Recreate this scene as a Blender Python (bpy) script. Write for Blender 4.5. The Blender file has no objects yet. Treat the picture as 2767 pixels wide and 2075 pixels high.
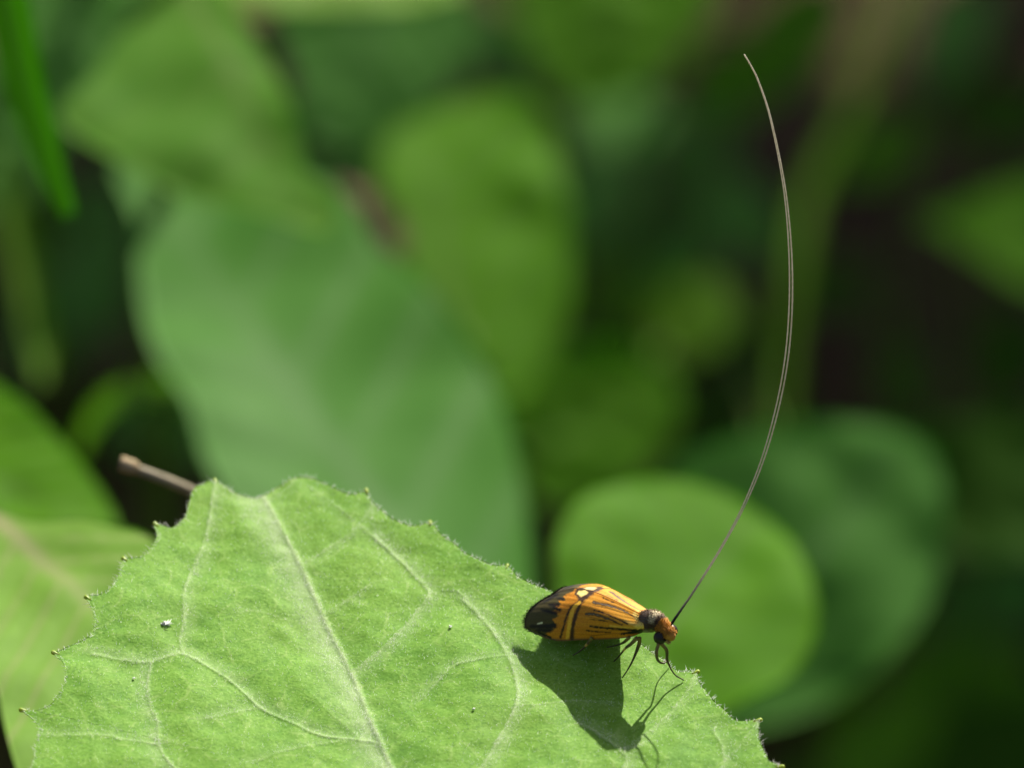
import bpy, math, random
import numpy as np
from mathutils import Vector

random.seed(7)
RNG = np.random.default_rng(11)
SC = bpy.context.scene
COL = SC.collection
MM = 0.001

# ------------------------------------------------------------------ camera
# metric scale: the moth is about 11 mm long, the frame about 69 mm wide where it stands
W, H = 2767.0, 2075.0
DIST = 0.60                      # camera to moth, metres
FPX = 24000.0                    # focal length in photograph pixels
PITCH = math.radians(20.0)       # camera looks down by this much
R_ = np.array([1.0, 0.0, 0.0])
U_ = np.array([0.0, math.sin(PITCH), math.cos(PITCH)])
F_ = np.array([0.0, math.cos(PITCH), -math.sin(PITCH)])
REFPX = (1600.0, 1720.0)         # this point of the photograph is the world origin


def ray(px, py):
    return F_ + R_ * ((px - W / 2) / FPX) - U_ * ((py - H / 2) / FPX)


CAM = -ray(*REFPX) * DIST
cam_data = bpy.data.cameras.new("camera")
cam = bpy.data.objects.new("camera", cam_data)
COL.objects.link(cam)
cam.location = CAM
cam.rotation_euler = (math.pi / 2 - PITCH, 0, 0)
cam_data.sensor_width = 36.0
cam_data.lens = 36.0 * FPX / W
cam_data.clip_start = 0.02
cam_data.clip_end = 500.0
cam_data.dof.use_dof = True
cam_data.dof.focus_distance = DIST - 0.002
APERTURE = 0.0108                # metres across
cam_data.dof.aperture_fstop = cam_data.lens * MM / APERTURE
SC.camera = cam

# ------------------------------------------------------------------ light
L_cam = np.array([0.31, 0.89, -0.30])            # towards the sun: right, up, towards camera
L_ = L_cam[0] * R_ + L_cam[1] * U_ - L_cam[2] * F_
L_ = L_ / np.linalg.norm(L_)
SUN_EL = math.asin(L_[2])
SUN_AZ = math.atan2(L_[0], L_[1])
world = bpy.data.worlds.new("World")
SC.world = world
world.use_nodes = True
wn = world.node_tree
wn.nodes.clear()
sky = wn.nodes.new("ShaderNodeTexSky")
sky.sky_type = 'NISHITA'
sky.sun_disc = False
sky.sun_elevation = SUN_EL
sky.sun_rotation = SUN_AZ
sky.dust_density = 4.0
sky.ozone_density = 0.0
bg = wn.nodes.new("ShaderNodeBackground")
bg.inputs["Strength"].default_value = 0.058
wo = wn.nodes.new("ShaderNodeOutputWorld")
wn.links.new(sky.outputs[0], bg.inputs[0])
wn.links.new(bg.outputs[0], wo.inputs[0])
sun_d = bpy.data.lights.new("sun", 'SUN')
sun_d.energy = 5.0
sun_d.angle = math.radians(0.53)
sun_d.color = (1.0, 0.94, 0.82)
sun = bpy.data.objects.new("sun", sun_d)
COL.objects.link(sun)
sun.rotation_euler = Vector(L_).to_track_quat('Z', 'Y').to_euler()
sun.location = (0.3, 0.6, 1.0)
SC.view_settings.view_transform = 'Standard'
SC.view_settings.look = 'None'
SC.view_settings.gamma = 1.0
SC.view_settings.use_curve_mapping = False
SC.view_settings.exposure = 1.07
SC.render.engine = 'CYCLES'
SC.cycles.use_denoising = True
SC.cycles.max_bounces = 10
SC.cycles.transmission_bounces = 8
SC.cycles.transparent_max_bounces = 8

# ------------------------------------------------------------------ geometry of the view
LEAF_A = math.radians(50.0)      # angle between the line of sight and the moth leaf's normal
N_ = math.sin(LEAF_A) * U_ - math.cos(LEAF_A) * F_
E1 = R_.copy()
E2 = np.cross(N_, E1)            # in the leaf, away from the camera


def on_leaf(px, py, h=0.0):
    """world point seen at a pixel, h millimetres above the moth leaf's plane"""
    d = ray(px, py)
    t = (h * MM - CAM @ N_) / (d @ N_)
    return CAM + d * t


def at_depth(px, py, z):
    """world point seen at a pixel, z metres behind the moth"""
    return CAM + ray(px, py) * (DIST + z)


GROUND_Z = -0.24

# ------------------------------------------------------------------ helpers


def mesh_obj(name, V, Fc, mat, parent=None, smooth=True, attrs=None):
    V = np.asarray(V, dtype=np.float32)
    me = bpy.data.meshes.new(name)
    if isinstance(Fc, np.ndarray):
        k = Fc.shape[1]
        me.vertices.add(len(V))
        me.vertices.foreach_set("co", V.ravel())
        me.loops.add(Fc.size)
        me.loops.foreach_set("vertex_index", Fc.ravel().astype(np.int32))
        me.polygons.add(len(Fc))
        me.polygons.foreach_set("loop_start", np.arange(0, Fc.size, k, dtype=np.int32))
        me.update(calc_edges=True)
    else:
        me.from_pydata([tuple(map(float, v)) for v in V], [], Fc)
        me.update()
    if attrs:
        for an, arr in attrs.items():
            arr = np.asarray(arr, dtype=np.float32)
            if arr.ndim == 1:
                a = me.attributes.new(an, 'FLOAT', 'POINT')
                a.data.foreach_set("value", arr)
            else:
                a = me.attributes.new(an, 'FLOAT_COLOR', 'POINT')
                full = np.ones((len(arr), 4), dtype=np.float32)
                full[:, :3] = arr
                a.data.foreach_set("color", full.ravel())
    me.validate()
    if smooth:
        me.shade_smooth()
    me.materials.append(mat)
    o = bpy.data.objects.new(name, me)
    COL.objects.link(o)
    if parent is not None:
        o.parent = parent
        o.matrix_parent_inverse = parent.matrix_basis.inverted()
    return o


def empty(name, loc):
    o = bpy.data.objects.new(name, None)
    o.empty_display_size = 0.002
    o.location = loc
    COL.objects.link(o)
    return o


def tag(o, label, cat, group=None, kind=None):
    o["label"] = label
    o["category"] = cat
    if group:
        o["group"] = group
    if kind:
        o["kind"] = kind
    return o


def catmull(P, n, closed=False):
    """resample a Catmull-Rom curve through the rows of P at n even-in-length samples"""
    P = np.asarray(P, float)
    m = len(P)
    out = []
    segs = m if closed else m - 1
    for i in range(segs):
        if closed:
            p0, p1, p2, p3 = P[(i - 1) % m], P[i], P[(i + 1) % m], P[(i + 2) % m]
        else:
            p1, p2 = P[i], P[i + 1]
            p0 = P[i - 1] if i > 0 else 2 * p1 - p2
            p3 = P[i + 2] if i + 2 < m else 2 * p2 - p1
        t = np.linspace(0, 1, 24, endpoint=False)[:, None]
        out.append(0.5 * ((2 * p1) + (-p0 + p2) * t + (2 * p0 - 5 * p1 + 4 * p2 - p3) * t ** 2 + (-p0 + 3 * p1 - 3 * p2 + p3) * t ** 3))
    out = np.concatenate(out + [P[:1] if closed else P[-1:]])
    d = np.r_[0, np.cumsum(np.linalg.norm(np.diff(out, axis=0), axis=1))]
    s = np.linspace(0, d[-1], n + 1 if closed else n)
    r = np.stack([np.interp(s, d, out[:, k]) for k in range(P.shape[1])], 1)
    return r[:-1] if closed else r


def tube(path, radii, sides=8, flat=None):
    """closed tube round a path (metres); returns V, F"""
    path = np.asarray(path, float)
    n = len(path)
    radii = np.broadcast_to(np.asarray(radii, float), (n,))
    T = np.gradient(path, axis=0)
    T /= np.linalg.norm(T, axis=1)[:, None] + 1e-12
    ref = np.array([0.13, 0.27, 0.95])
    if abs(T[0] @ ref) > 0.9:
        ref = np.array([1.0, 0.1, 0.0])
    V = []
    u = np.cross(T[0], ref)
    for i in range(n):
        u = u - T[i] * (u @ T[i])
        u /= np.linalg.norm(u)
        v = np.cross(T[i], u)
        for k in range(sides):
            a = 2 * math.pi * k / sides
            V.append(path[i] + radii[i] * (math.cos(a) * u + math.sin(a) * v))
    Fc = []
    for i in range(n - 1):
        for k in range(sides):
            k2 = (k + 1) % sides
            Fc.append((i * sides + k, i * sides + k2, (i + 1) * sides + k2, (i + 1) * sides + k))
    V.append(path[0]); V.append(path[-1])
    a, b = len(V) - 2, len(V) - 1
    for k in range(sides):
        k2 = (k + 1) % sides
        Fc.append((a, k2, k))
        Fc.append((b, (n - 1) * sides + k, (n - 1) * sides + k2))
    return np.array(V), Fc


def hairs(base, tip, rad):
    """thin three-sided tapering hairs, one mesh"""
    base, tip = np.asarray(base), np.asarray(tip)
    d = tip - base
    ln = np.linalg.norm(d, axis=1)[:, None] + 1e-12
    d = d / ln
    ref = np.where(np.abs(d[:, 2:3]) < 0.9, np.array([[0, 0, 1.0]]), np.array([[1.0, 0, 0]]))
    u = np.cross(d, ref); u /= np.linalg.norm(u, axis=1)[:, None]
    v = np.cross(d, u)
    rad = np.broadcast_to(np.asarray(rad, float), (len(base),))[:, None]
    n = len(base)
    V = np.empty((n, 4, 3))
    for k in range(3):
        a = 2 * math.pi * k / 3
        V[:, k] = base + rad * (math.cos(a) * u + math.sin(a) * v)
    V[:, 3] = tip
    i = np.arange(n)[:, None] * 4
    Fc = np.concatenate([i + np.array([[0, 1, 3]]), i + np.array([[1, 2, 3]]), i + np.array([[2, 0, 3]])])
    return V.reshape(-1, 3), Fc


_perm = RNG.permutation(256)
_grad = RNG.uniform(-1, 1, 256)


def vnoise(x, y, seed=0):
    """smooth value noise on a 2-D field, about -1..1"""
    xi = np.floor(x).astype(int); yi = np.floor(y).astype(int)
    fx = x - xi; fy = y - yi
    fx = fx * fx * (3 - 2 * fx); fy = fy * fy * (3 - 2 * fy)

    def g(a, b):
        return _grad[(_perm[(_perm[(a + seed) & 255] + b) & 255])]
    return (g(xi, yi) * (1 - fx) + g(xi + 1, yi) * fx) * (1 - fy) + (g(xi, yi + 1) * (1 - fx) + g(xi + 1, yi + 1) * fx) * fy


# ------------------------------------------------------------------ materials


def new_mat(name):
    m = bpy.data.materials.new(name)
    m.use_nodes = True
    nt = m.node_tree
    nt.nodes.clear()
    out = nt.nodes.new("ShaderNodeOutputMaterial")
    return m, nt, out


def node(nt, typ, **kw):
    n = nt.nodes.new(typ)
    for k, v in kw.items():
        if k in n.inputs:
            n.inputs[k].default_value = v
        else:
            setattr(n, k, v)
    return n


def noise_tex(nt, scale, detail=4.0, rough=0.55, coord=None):
    n = nt.nodes.new("ShaderNodeTexNoise")
    n.inputs["Scale"].default_value = scale
    n.inputs["Detail"].default_value = detail
    n.inputs["Roughness"].default_value = rough
    if coord is not None:
        nt.links.new(coord, n.inputs["Vector"])
    return n


def mixc(nt, fac, a, b, blend='MIX'):
    m = nt.nodes.new("ShaderNodeMix")
    m.data_type = 'RGBA'
    m.blend_type = blend
    for sock, v in ((m.inputs[0], fac), (m.inputs[6], a), (m.inputs[7], b)):
        if hasattr(v, "is_linked") or hasattr(v, "links"):
            nt.links.new(v, sock)
        elif isinstance(v, (int, float)):
            sock.default_value = v
        else:
            sock.default_value = (*v, 1.0)
    return m.outputs[2]


def ramp(nt, fac, stops):
    r = nt.nodes.new("ShaderNodeValToRGB")
    el = r.color_ramp.elements
    while len(el) < len(stops):
        el.new(0.5)
    for e, (p, c) in zip(el, stops):
        e.position = p
        e.color = (*c, 1.0) if not isinstance(c, float) else (c, c, c, 1.0)
    nt.links.new(fac, r.inputs[0])
    return r.outputs[0]


def leaf_material(name, c1, c2, vein, trans, tfac=0.42, rough=0.45, spec=0.35, scale=140.0, bump=0.15):
    """thin leaf: glossy diffuse face mixed with light let through"""
    m, nt, out = new_mat(name)
    tc = nt.nodes.new("ShaderNodeTexCoord")
    n1 = noise_tex(nt, scale, 5, 0.6, tc.outputs["Object"])
    n2 = noise_tex(nt, scale * 9, 3, 0.6, tc.outputs["Object"])
    base = mixc(nt, ramp(nt, n1.outputs[0], [(0.35, 0.0), (0.65, 1.0)]), c1, c2)
    base = mixc(nt, 0.22, base, n2.outputs[0], 'OVERLAY')
    at = nt.nodes.new("ShaderNodeAttribute"); at.attribute_name = "vein"
    col = mixc(nt, at.outputs["Fac"], base, vein)
    p = nt.nodes.new("ShaderNodeBsdfPrincipled")
    p.inputs["Roughness"].default_value = rough
    p.inputs["Specular IOR Level"].default_value = spec
    nt.links.new(col, p.inputs["Base Color"])
    b = nt.nodes.new("ShaderNodeBump")
    b.inputs["Strength"].default_value = bump
    b.inputs["Distance"].default_value = 0.0004
    nt.links.new(n2.outputs[0], b.inputs["Height"])
    nt.links.new(b.outputs[0], p.inputs["Normal"])
    t = nt.nodes.new("ShaderNodeBsdfTranslucent")
    tcol = mixc(nt, at.outputs["Fac"], trans, tuple(0.8 * v + 0.2 * c for v, c in zip(vein, trans)))
    nt.links.new(tcol, t.inputs[0])
    ms = nt.nodes.new("ShaderNodeMixShader")
    ms.inputs[0].default_value = tfac
    nt.links.new(p.outputs[0], ms.inputs[1])
    nt.links.new(t.outputs[0], ms.inputs[2])
    nt.links.new(ms.outputs[0], out.inputs[0])
    return m


def moth_leaf_material():
    m, nt, out = new_mat("downy_leaf")
    tc = nt.nodes.new("ShaderNodeTexCoord")
    co = tc.outputs["Object"]
    big = noise_tex(nt, 130, 3, 0.5, co)
    mid = noise_tex(nt, 900, 4, 0.6, co)
    fine = noise_tex(nt, 5200, 3, 0.65, co)
    vor = nt.nodes.new("ShaderNodeTexVoronoi"); vor.inputs["Scale"].default_value = 2600
    nt.links.new(co, vor.inputs["Vector"])
    g = mixc(nt, ramp(nt, big.outputs[0], [(0.35, 0.0), (0.68, 1.0)]), (0.100, 0.265, 0.012), (0.150, 0.320, 0.020))
    yel = noise_tex(nt, 55, 2, 0.5, co)
    g = mixc(nt, ramp(nt, yel.outputs[0], [(0.50, 0.0), (0.74, 0.35)]), g, (0.215, 0.340, 0.020))
    g = mixc(nt, ramp(nt, mid.outputs[0], [(0.38, 0.0), (0.62, 1.0)]), g, (0.160, 0.340, 0.026))
    g = mixc(nt, ramp(nt, fine.outputs[0], [(0.34, 0.85), (0.5, 0.0)]), g, (0.060, 0.175, 0.008))
    g = mixc(nt, ramp(nt, fine.outputs[0], [(0.58, 0.0), (0.72, 0.85)]), g, (0.30, 0.46, 0.12))
    # faint net of small veins, the cells between them slightly puckered
    warp = nt.nodes.new("ShaderNodeVectorMath"); warp.operation = 'SCALE'; warp.inputs[3].default_value = 0.0014
    wn2 = noise_tex(nt, 420, 2, 0.5, co)
    nt.links.new(wn2.outputs["Color"], warp.inputs[0])
    wadd = nt.nodes.new("ShaderNodeVectorMath"); wadd.operation = 'ADD'
    nt.links.new(co, wadd.inputs[0]); nt.links.new(warp.outputs[0], wadd.inputs[1])
    nets = []
    for sc_, w_ in ((330, 0.035), (900, 0.06)):
        vn_ = nt.nodes.new("ShaderNodeTexVoronoi"); vn_.feature = 'DISTANCE_TO_EDGE'; vn_.inputs["Scale"].default_value = sc_
        nt.links.new(wadd.outputs[0], vn_.inputs["Vector"])
        nets.append(ramp(nt, vn_.outputs["Distance"], [(0.0, 1.0), (w_, 0.0)]))
    brk = ramp(nt, mid.outputs[0], [(0.42, 0.0), (0.60, 0.45)])
    brk2 = ramp(nt, big.outputs[0], [(0.45, 0.0), (0.62, 0.22)])
    m1 = nt.nodes.new("ShaderNodeMath"); m1.operation = 'MULTIPLY'
    nt.links.new(nets[0], m1.inputs[0]); nt.links.new(brk, m1.inputs[1])
    m2 = nt.nodes.new("ShaderNodeMath"); m2.operation = 'MULTIPLY'
    nt.links.new(nets[1], m2.inputs[0]); nt.links.new(brk2, m2.inputs[1])
    g = mixc(nt, m1.outputs[0], g, (0.34, 0.48, 0.14))
    g = mixc(nt, m2.outputs[0], g, (0.30, 0.45, 0.11))
    at = nt.nodes.new("ShaderNodeAttribute"); at.attribute_name = "vein"
    dn = nt.nodes.new("ShaderNodeAttribute"); dn.attribute_name = "down"
    mul = nt.nodes.new("ShaderNodeMath"); mul.operation = 'MULTIPLY'
    nt.links.new(dn.outputs["Fac"], mul.inputs[0])
    nt.links.new(ramp(nt, mid.outputs[0], [(0.3, 0.45), (0.65, 1.0)]), mul.inputs[1])
    g = mixc(nt, mul.outputs[0], g, (0.32, 0.45, 0.19))
    v2 = nt.nodes.new("ShaderNodeMath"); v2.operation = 'MULTIPLY'
    nt.links.new(at.outputs["Fac"], v2.inputs[0])
    nt.links.new(ramp(nt, fine.outputs[0], [(0.32, 0.15), (0.58, 0.9)]), v2.inputs[1])
    col = mixc(nt, v2.outputs[0], g, (0.44, 0.54, 0.28))
    p = nt.nodes.new("ShaderNodeBsdfPrincipled")
    p.inputs["Roughness"].default_value = 0.62
    p.inputs["Specular IOR Level"].default_value = 0.12
    p.inputs["Sheen Weight"].default_value = 0.28
    p.inputs["Sheen Roughness"].default_value = 0.45
    p.inputs["Sheen Tint"].default_value = (0.85, 1.0, 0.8, 1)
    nt.links.new(col, p.inputs["Base Color"])
    b1 = nt.nodes.new("ShaderNodeBump"); b1.inputs["Strength"].default_value = 0.35; b1.inputs["Distance"].default_value = 0.00025
    nt.links.new(mid.outputs[0], b1.inputs["Height"])
    b2 = nt.nodes.new("ShaderNodeBump"); b2.inputs["Strength"].default_value = 0.45; b2.inputs["Distance"].default_value = 0.00006
    nt.links.new(fine.outputs[0], b2.inputs["Height"])
    nt.links.new(b1.outputs[0], b2.inputs["Normal"])
    nt.links.new(b2.outputs[0], p.inputs["Normal"])
    t = nt.nodes.new("ShaderNodeBsdfTranslucent")
    t.inputs[0].default_value = (0.30, 0.58, 0.02, 1)
    ms = nt.nodes.new("ShaderNodeMixShader"); ms.inputs[0].default_value = 0.25
    nt.links.new(p.outputs[0], ms.inputs[1]); nt.links.new(t.outputs[0], ms.inputs[2])
    nt.links.new(ms.outputs[0], out.inputs[0])
    return m


def simple_mat(name, c, rough=0.5, spec=0.4, trans=0.0, tcol=None, nscale=None, c2=None, attr=None, sheen=0.0, metallic=0.0, bump=0.0):
    m, nt, out = new_mat(name)
    p = nt.nodes.new("ShaderNodeBsdfPrincipled")
    p.inputs["Roughness"].default_value = rough
    p.inputs["Specular IOR Level"].default_value = spec
    p.inputs["Base Color"].default_value = (*c, 1)
    p.inputs["Sheen Weight"].default_value = sheen
    p.inputs["Metallic"].default_value = metallic
    col = None
    if attr:
        a = nt.nodes.new("ShaderNodeAttribute"); a.attribute_name = attr
        col = a.outputs["Color"]
    tc = nt.nodes.new("ShaderNodeTexCoord")
    if nscale:
        n = noise_tex(nt, nscale, 4, 0.6, tc.outputs["Object"])
        if col is not None:
            col = mixc(nt, 0.35, col, n.outputs[0], 'OVERLAY')
        else:
            col = mixc(nt, ramp(nt, n.outputs[0], [(0.35, 0.0), (0.65, 1.0)]), c, c2 or c)
        if bump:
            b = nt.nodes.new("ShaderNodeBump"); b.inputs["Strength"].default_value = 0.6; b.inputs["Distance"].default_value = bump
            nt.links.new(n.outputs[0], b.inputs["Height"]); nt.links.new(b.outputs[0], p.inputs["Normal"])
    if col is not None:
        nt.links.new(col, p.inputs["Base Color"])
    if trans > 0:
        t = nt.nodes.new("ShaderNodeBsdfTranslucent")
        if tcol is None and col is not None:
            nt.links.new(col, t.inputs[0])
        else:
            t.inputs[0].default_value = (*(tcol or c), 1)
        ms = nt.nodes.new("ShaderNodeMixShader"); ms.inputs[0].default_value = trans
        nt.links.new(p.outputs[0], ms.inputs[1]); nt.links.new(t.outputs[0], ms.inputs[2])
        nt.links.new(ms.outputs[0], out.inputs[0])
    else:
        nt.links.new(p.outputs[0], out.inputs[0])
    return m


M_LEAF = moth_leaf_material()
M_HAIR = simple_mat("leaf_hair", (0.86, 0.88, 0.80), 0.4, 0.5, 0.7, (0.95, 0.97, 0.92))
M_TIP = simple_mat("tooth_gland", (0.30, 0.42, 0.03), 0.4, 0.5, 0.3, (0.5, 0.6, 0.04))
M_SPECK = simple_mat("white_fluff", (0.92, 0.93, 0.92), 0.4, 0.5, 0.55, (0.95, 0.95, 0.95))
M_PETIOLE = simple_mat("green_stalk", (0.060, 0.130, 0.012), 0.6, 0.1, 0.15, (0.12, 0.28, 0.01), 400, (0.080, 0.150, 0.018))
M_DRY = simple_mat("dry_stalk", (0.24, 0.21, 0.14), 0.7, 0.2, 0, None, 1500, (0.33, 0.29, 0.20), bump=0.0001)
M_CUT = simple_mat("cut_stalk_end", (0.42, 0.33, 0.19), 0.7, 0.2, 0, None, 3000, (0.24, 0.17, 0.09), bump=0.0001)

GREENS = {
    # fresh bluish green, waxy: base tones, vein, colour of light let through
    "waxy": leaf_material("waxy_leaf", (0.062, 0.205, 0.020), (0.080, 0.235, 0.030), (0.14, 0.28, 0.09), (0.14, 0.50, 0.018), 0.45, 0.55, 0.10),
    "lush": leaf_material("lush_leaf", (0.075, 0.215, 0.004), (0.095, 0.245, 0.007), (0.17, 0.30, 0.07), (0.24, 0.60, 0.006), 0.5, 0.6, 0.05),
    "fresh": leaf_material("fresh_leaf", (0.072, 0.205, 0.012), (0.100, 0.240, 0.022), (0.16, 0.27, 0.06), (0.18, 0.52, 0.012), 0.5, 0.6, 0.07),
    "pale": leaf_material("pale_leaf", (0.170, 0.320, 0.045), (0.195, 0.350, 0.060), (0.36, 0.36, 0.18), (0.30, 0.58, 0.02), 0.45, 0.6, 0.06),
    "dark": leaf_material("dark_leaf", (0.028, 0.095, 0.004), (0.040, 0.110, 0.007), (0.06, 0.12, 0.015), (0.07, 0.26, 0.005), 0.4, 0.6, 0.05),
    "grass": leaf_material("grass_leaf", (0.065, 0.165, 0.003), (0.080, 0.180, 0.005), (0.09, 0.18, 0.012), (0.22, 0.48, 0.004), 0.5, 0.6, 0.05),
    "dead": leaf_material("dead_leaf_brown", (0.085, 0.045, 0.024), (0.14, 0.08, 0.045), (0.16, 0.10, 0.06), (0.22, 0.10, 0.04), 0.25, 0.7, 0.2),
}

# ------------------------------------------------------------------ ground
nx = 170
g = np.sign(np.linspace(-1, 1, nx)) * np.abs(np.linspace(-1, 1, nx)) ** 5
gx, gy = np.meshgrid(g * 120 , g * 120 + 0.45, indexing='ij')
gz = GROUND_Z + 0.012 * vnoise(gx * 14, gy * 14, 3) + 0.006 * vnoise(gx * 45, gy * 45, 5) + 0.003 * vnoise(gx * 130, gy * 130, 8)
far = np.hypot(gx, gy)
gz = np.where(far > 3, GROUND_Z + 0.03 * vnoise(gx * .7, gy * .7, 9), gz)
idx = np.arange(nx * nx).reshape(nx, nx)
gf = np.stack([idx[:-1, :-1], idx[1:, :-1], idx[1:, 1:], idx[:-1, 1:]], -1).reshape(-1, 4)
M_SOIL = simple_mat("dark_soil", (0.016, 0.010, 0.004), 0.9, 0.05, 0, None, 60, (0.048, 0.029, 0.013), bump=0.004)
ground = mesh_obj("ground", np.stack([gx, gy, gz], -1).reshape(-1, 3), gf, M_SOIL)
ground["kind"] = "structure"


def ground_z(x, y):
    x = np.atleast_1d(x); y = np.atleast_1d(y)
    return float((GROUND_Z + 0.012 * vnoise(x * 14, y * 14, 3) + 0.006 * vnoise(x * 45, y * 45, 5))[0])


# ------------------------------------------------------------------ the leaf the moth stands on
OUT = [(84, 2075), (98, 2010), (104, 1975), (92, 1950), (61, 1919), (100, 1925), (153, 1893), (174, 1850), (178, 1815), (170, 1790), (148, 1768), (190, 1752),
       (243, 1722), (256, 1690), (254, 1655), (236, 1626), (279, 1614), (308, 1584), (322, 1552), (336, 1515), (376, 1508), (408, 1480), (424, 1450), (421, 1419),
       (462, 1427), (492, 1404), (507, 1366), (516, 1338), (530, 1319), (554, 1307), (582, 1301), (614, 1322), (650, 1335), (687, 1338), (720, 1327), (754, 1305), (791, 1287),
       (833, 1284), (868, 1297), (900, 1313), (945, 1330), (990, 1323), (1006, 1350), (1048, 1385), (1096, 1411), (1130, 1414), (1162, 1408), (1190, 1432), (1222, 1459),
       (1276, 1503), (1320, 1525), (1345, 1531), (1370, 1530), (1411, 1561), (1452, 1582), (1476, 1590), (1510, 1603), (1560, 1628), (1610, 1655), (1640, 1680), (1690, 1712),
       (1730, 1735), (1762, 1757), (1793, 1774), (1817, 1797), (1845, 1809), (1882, 1809), (1895, 1845), (1938, 1894), (1981, 1936), (2015, 1946), (2050, 1944), (2047, 1980),
       (2060, 2020), (2078, 2050), (2110, 2066), (2112, 2110), (2140, 2165), (2185, 2180), (2190, 2240), (2225, 2300), (2270, 2318), (2272, 2380), (2300, 2450), (2345, 2480),
       (2335, 2560), (2350, 2640), (2385, 2690), (2350, 2760), (2340, 2840), (2345, 2900), (2290, 2940), (2240, 3010), (2210, 3060), (2150, 3080), (2070, 3130), (1990, 3150),
       (1900, 3150), (1830, 3110), (1770, 3040), (1690, 3060), (1640, 3140), (1540, 3200), (1420, 3225), (1330, 3260), (1220, 3225), (1080, 3200), (990, 3210), (900, 3140), (760, 3070), (660, 3050),
       (600, 2960), (500, 2870), (400, 2820), (370, 2740), (300, 2650), (220, 2590), (210, 2510), (150, 2430), (80, 2380), (90, 2300), (70, 2230), (20, 2180), (60, 2140)]


def plane2(px, py):
    p = on_leaf(px, py)
    return np.array([p @ E1, p @ E2])


out2 = np.array([plane2(*p) for p in OUT])
NB, NR = 1600, 200
bnd = catmull(out2, NB, closed=True)
_t = np.roll(bnd, -1, 0) - np.roll(bnd, 1, 0)
_t = np.stack([_t[:, 1], -_t[:, 0]], 1) / np.linalg.norm(_t, axis=1)[:, None]
bnd = bnd + _t * (0.11 * MM * vnoise(bnd[:, 0] * 800, bnd[:, 1] * 800, 12) + 0.05 * MM * vnoise(bnd[:, 0] * 2200, bnd[:, 1] * 2200, 13))[:, None]
cen = plane2(1130, 2150)

VEINS = [  # pixel path, strength, half width mm
    ([(700, 1325), (712, 1337), (759, 1416), (812, 1511), (875, 1648), (949, 1796), (1002, 1928), (1070, 2075), (1200, 2300), (1420, 2650), (1760, 3045)], 1.0, 0.22),
    ([(812, 1511), (875, 1475), (949, 1427), (1004, 1360)], .42, .10),
    ([(949, 1796), (1018, 1748), (1088, 1685), (1129, 1632), (1159, 1591), (1123, 1544), (1076, 1497), (1010, 1440)], .62, .14),
    ([(1159, 1591), (1215, 1585), (1250, 1600), (1311, 1673)], .30, .11),
    ([(1160, 2240), (1225, 2160), (1294, 2073), (1347, 1990), (1394, 1902), (1397, 1844), (1370, 1761), (1311, 1673), (1253, 1614)], .66, .14),
    ([(1370, 1764), (1282, 1779), (1229, 1791), (1206, 1808), (1141, 1873)], .40, .10),
    ([(1394, 1902), (1458, 1902), (1546, 1890), (1658, 1890)], .25, .08),
    ([(1370, 1764), (1410, 1766)], .4, .10),
    ([(1420, 2650), (1550, 2300), (1682, 2073), (1682, 2030), (1617, 1979), (1560, 1945)], .55, .13),
    ([(1682, 2030), (1787, 1943), (1852, 1867), (1882, 1812)], .32, .10),
    ([(1550, 2300), (1760, 2180), (1940, 2075), (1952, 2020), (1925, 1965)], .38, .12),
    ([(1952, 2060), (2048, 1948)], .2, .08),
    ([(1018, 1986), (949, 1980), (865, 1970), (765, 1928), (701, 1896), (633, 1838), (580, 1806), (496, 1764), (459, 1769), (411, 1785), (343, 1785), (250, 1770)], .60, .13),
    ([(496, 1764), (485, 1727), (496, 1675), (498, 1595), (522, 1532), (559, 1432), (580, 1305)], .48, .13),
    ([(411, 1785), (401, 1833), (406, 1901), (427, 1949), (432, 2017), (475, 2075), (600, 2200)], .60, .13),
    ([(701, 1896), (622, 1917), (559, 1938)], .36, .10),
    ([(432, 2010), (327, 2001), (274, 1991), (110, 1990)], .34, .11),
    ([(949, 1980), (850, 1998), (760, 2020), (690, 2050)], .30, .10),
    ([(1200, 2300), (900, 2290), (600, 2200), (400, 2150), (80, 2230)], .6, .14),
    ([(875, 1648), (790, 1660), (690, 1640), (640, 1650)], .16, .08),
    ([(875, 1640), (960, 1590), (1010, 1560)], .24, .08),
    ([(949, 1796), (860, 1740), (800, 1730)], .16, .08),
    ([(1420, 2650), (1800, 2500), (2300, 2450)], .6, .15),
    ([(1300, 2460), (900, 2560), (400, 2820)], .6, .15),
    ([(712, 1350), (770, 1320), (800, 1290)], .18, .08),
    ([(840, 1310), (960, 1400), (1040, 1470), (1123, 1544)], .20, .09),
]
veins2 = [(catmull([plane2(*p) for p in pts], 60), s, w * (.72 if w > .09 else .85) * MM) for pts, s, w in VEINS]


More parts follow.
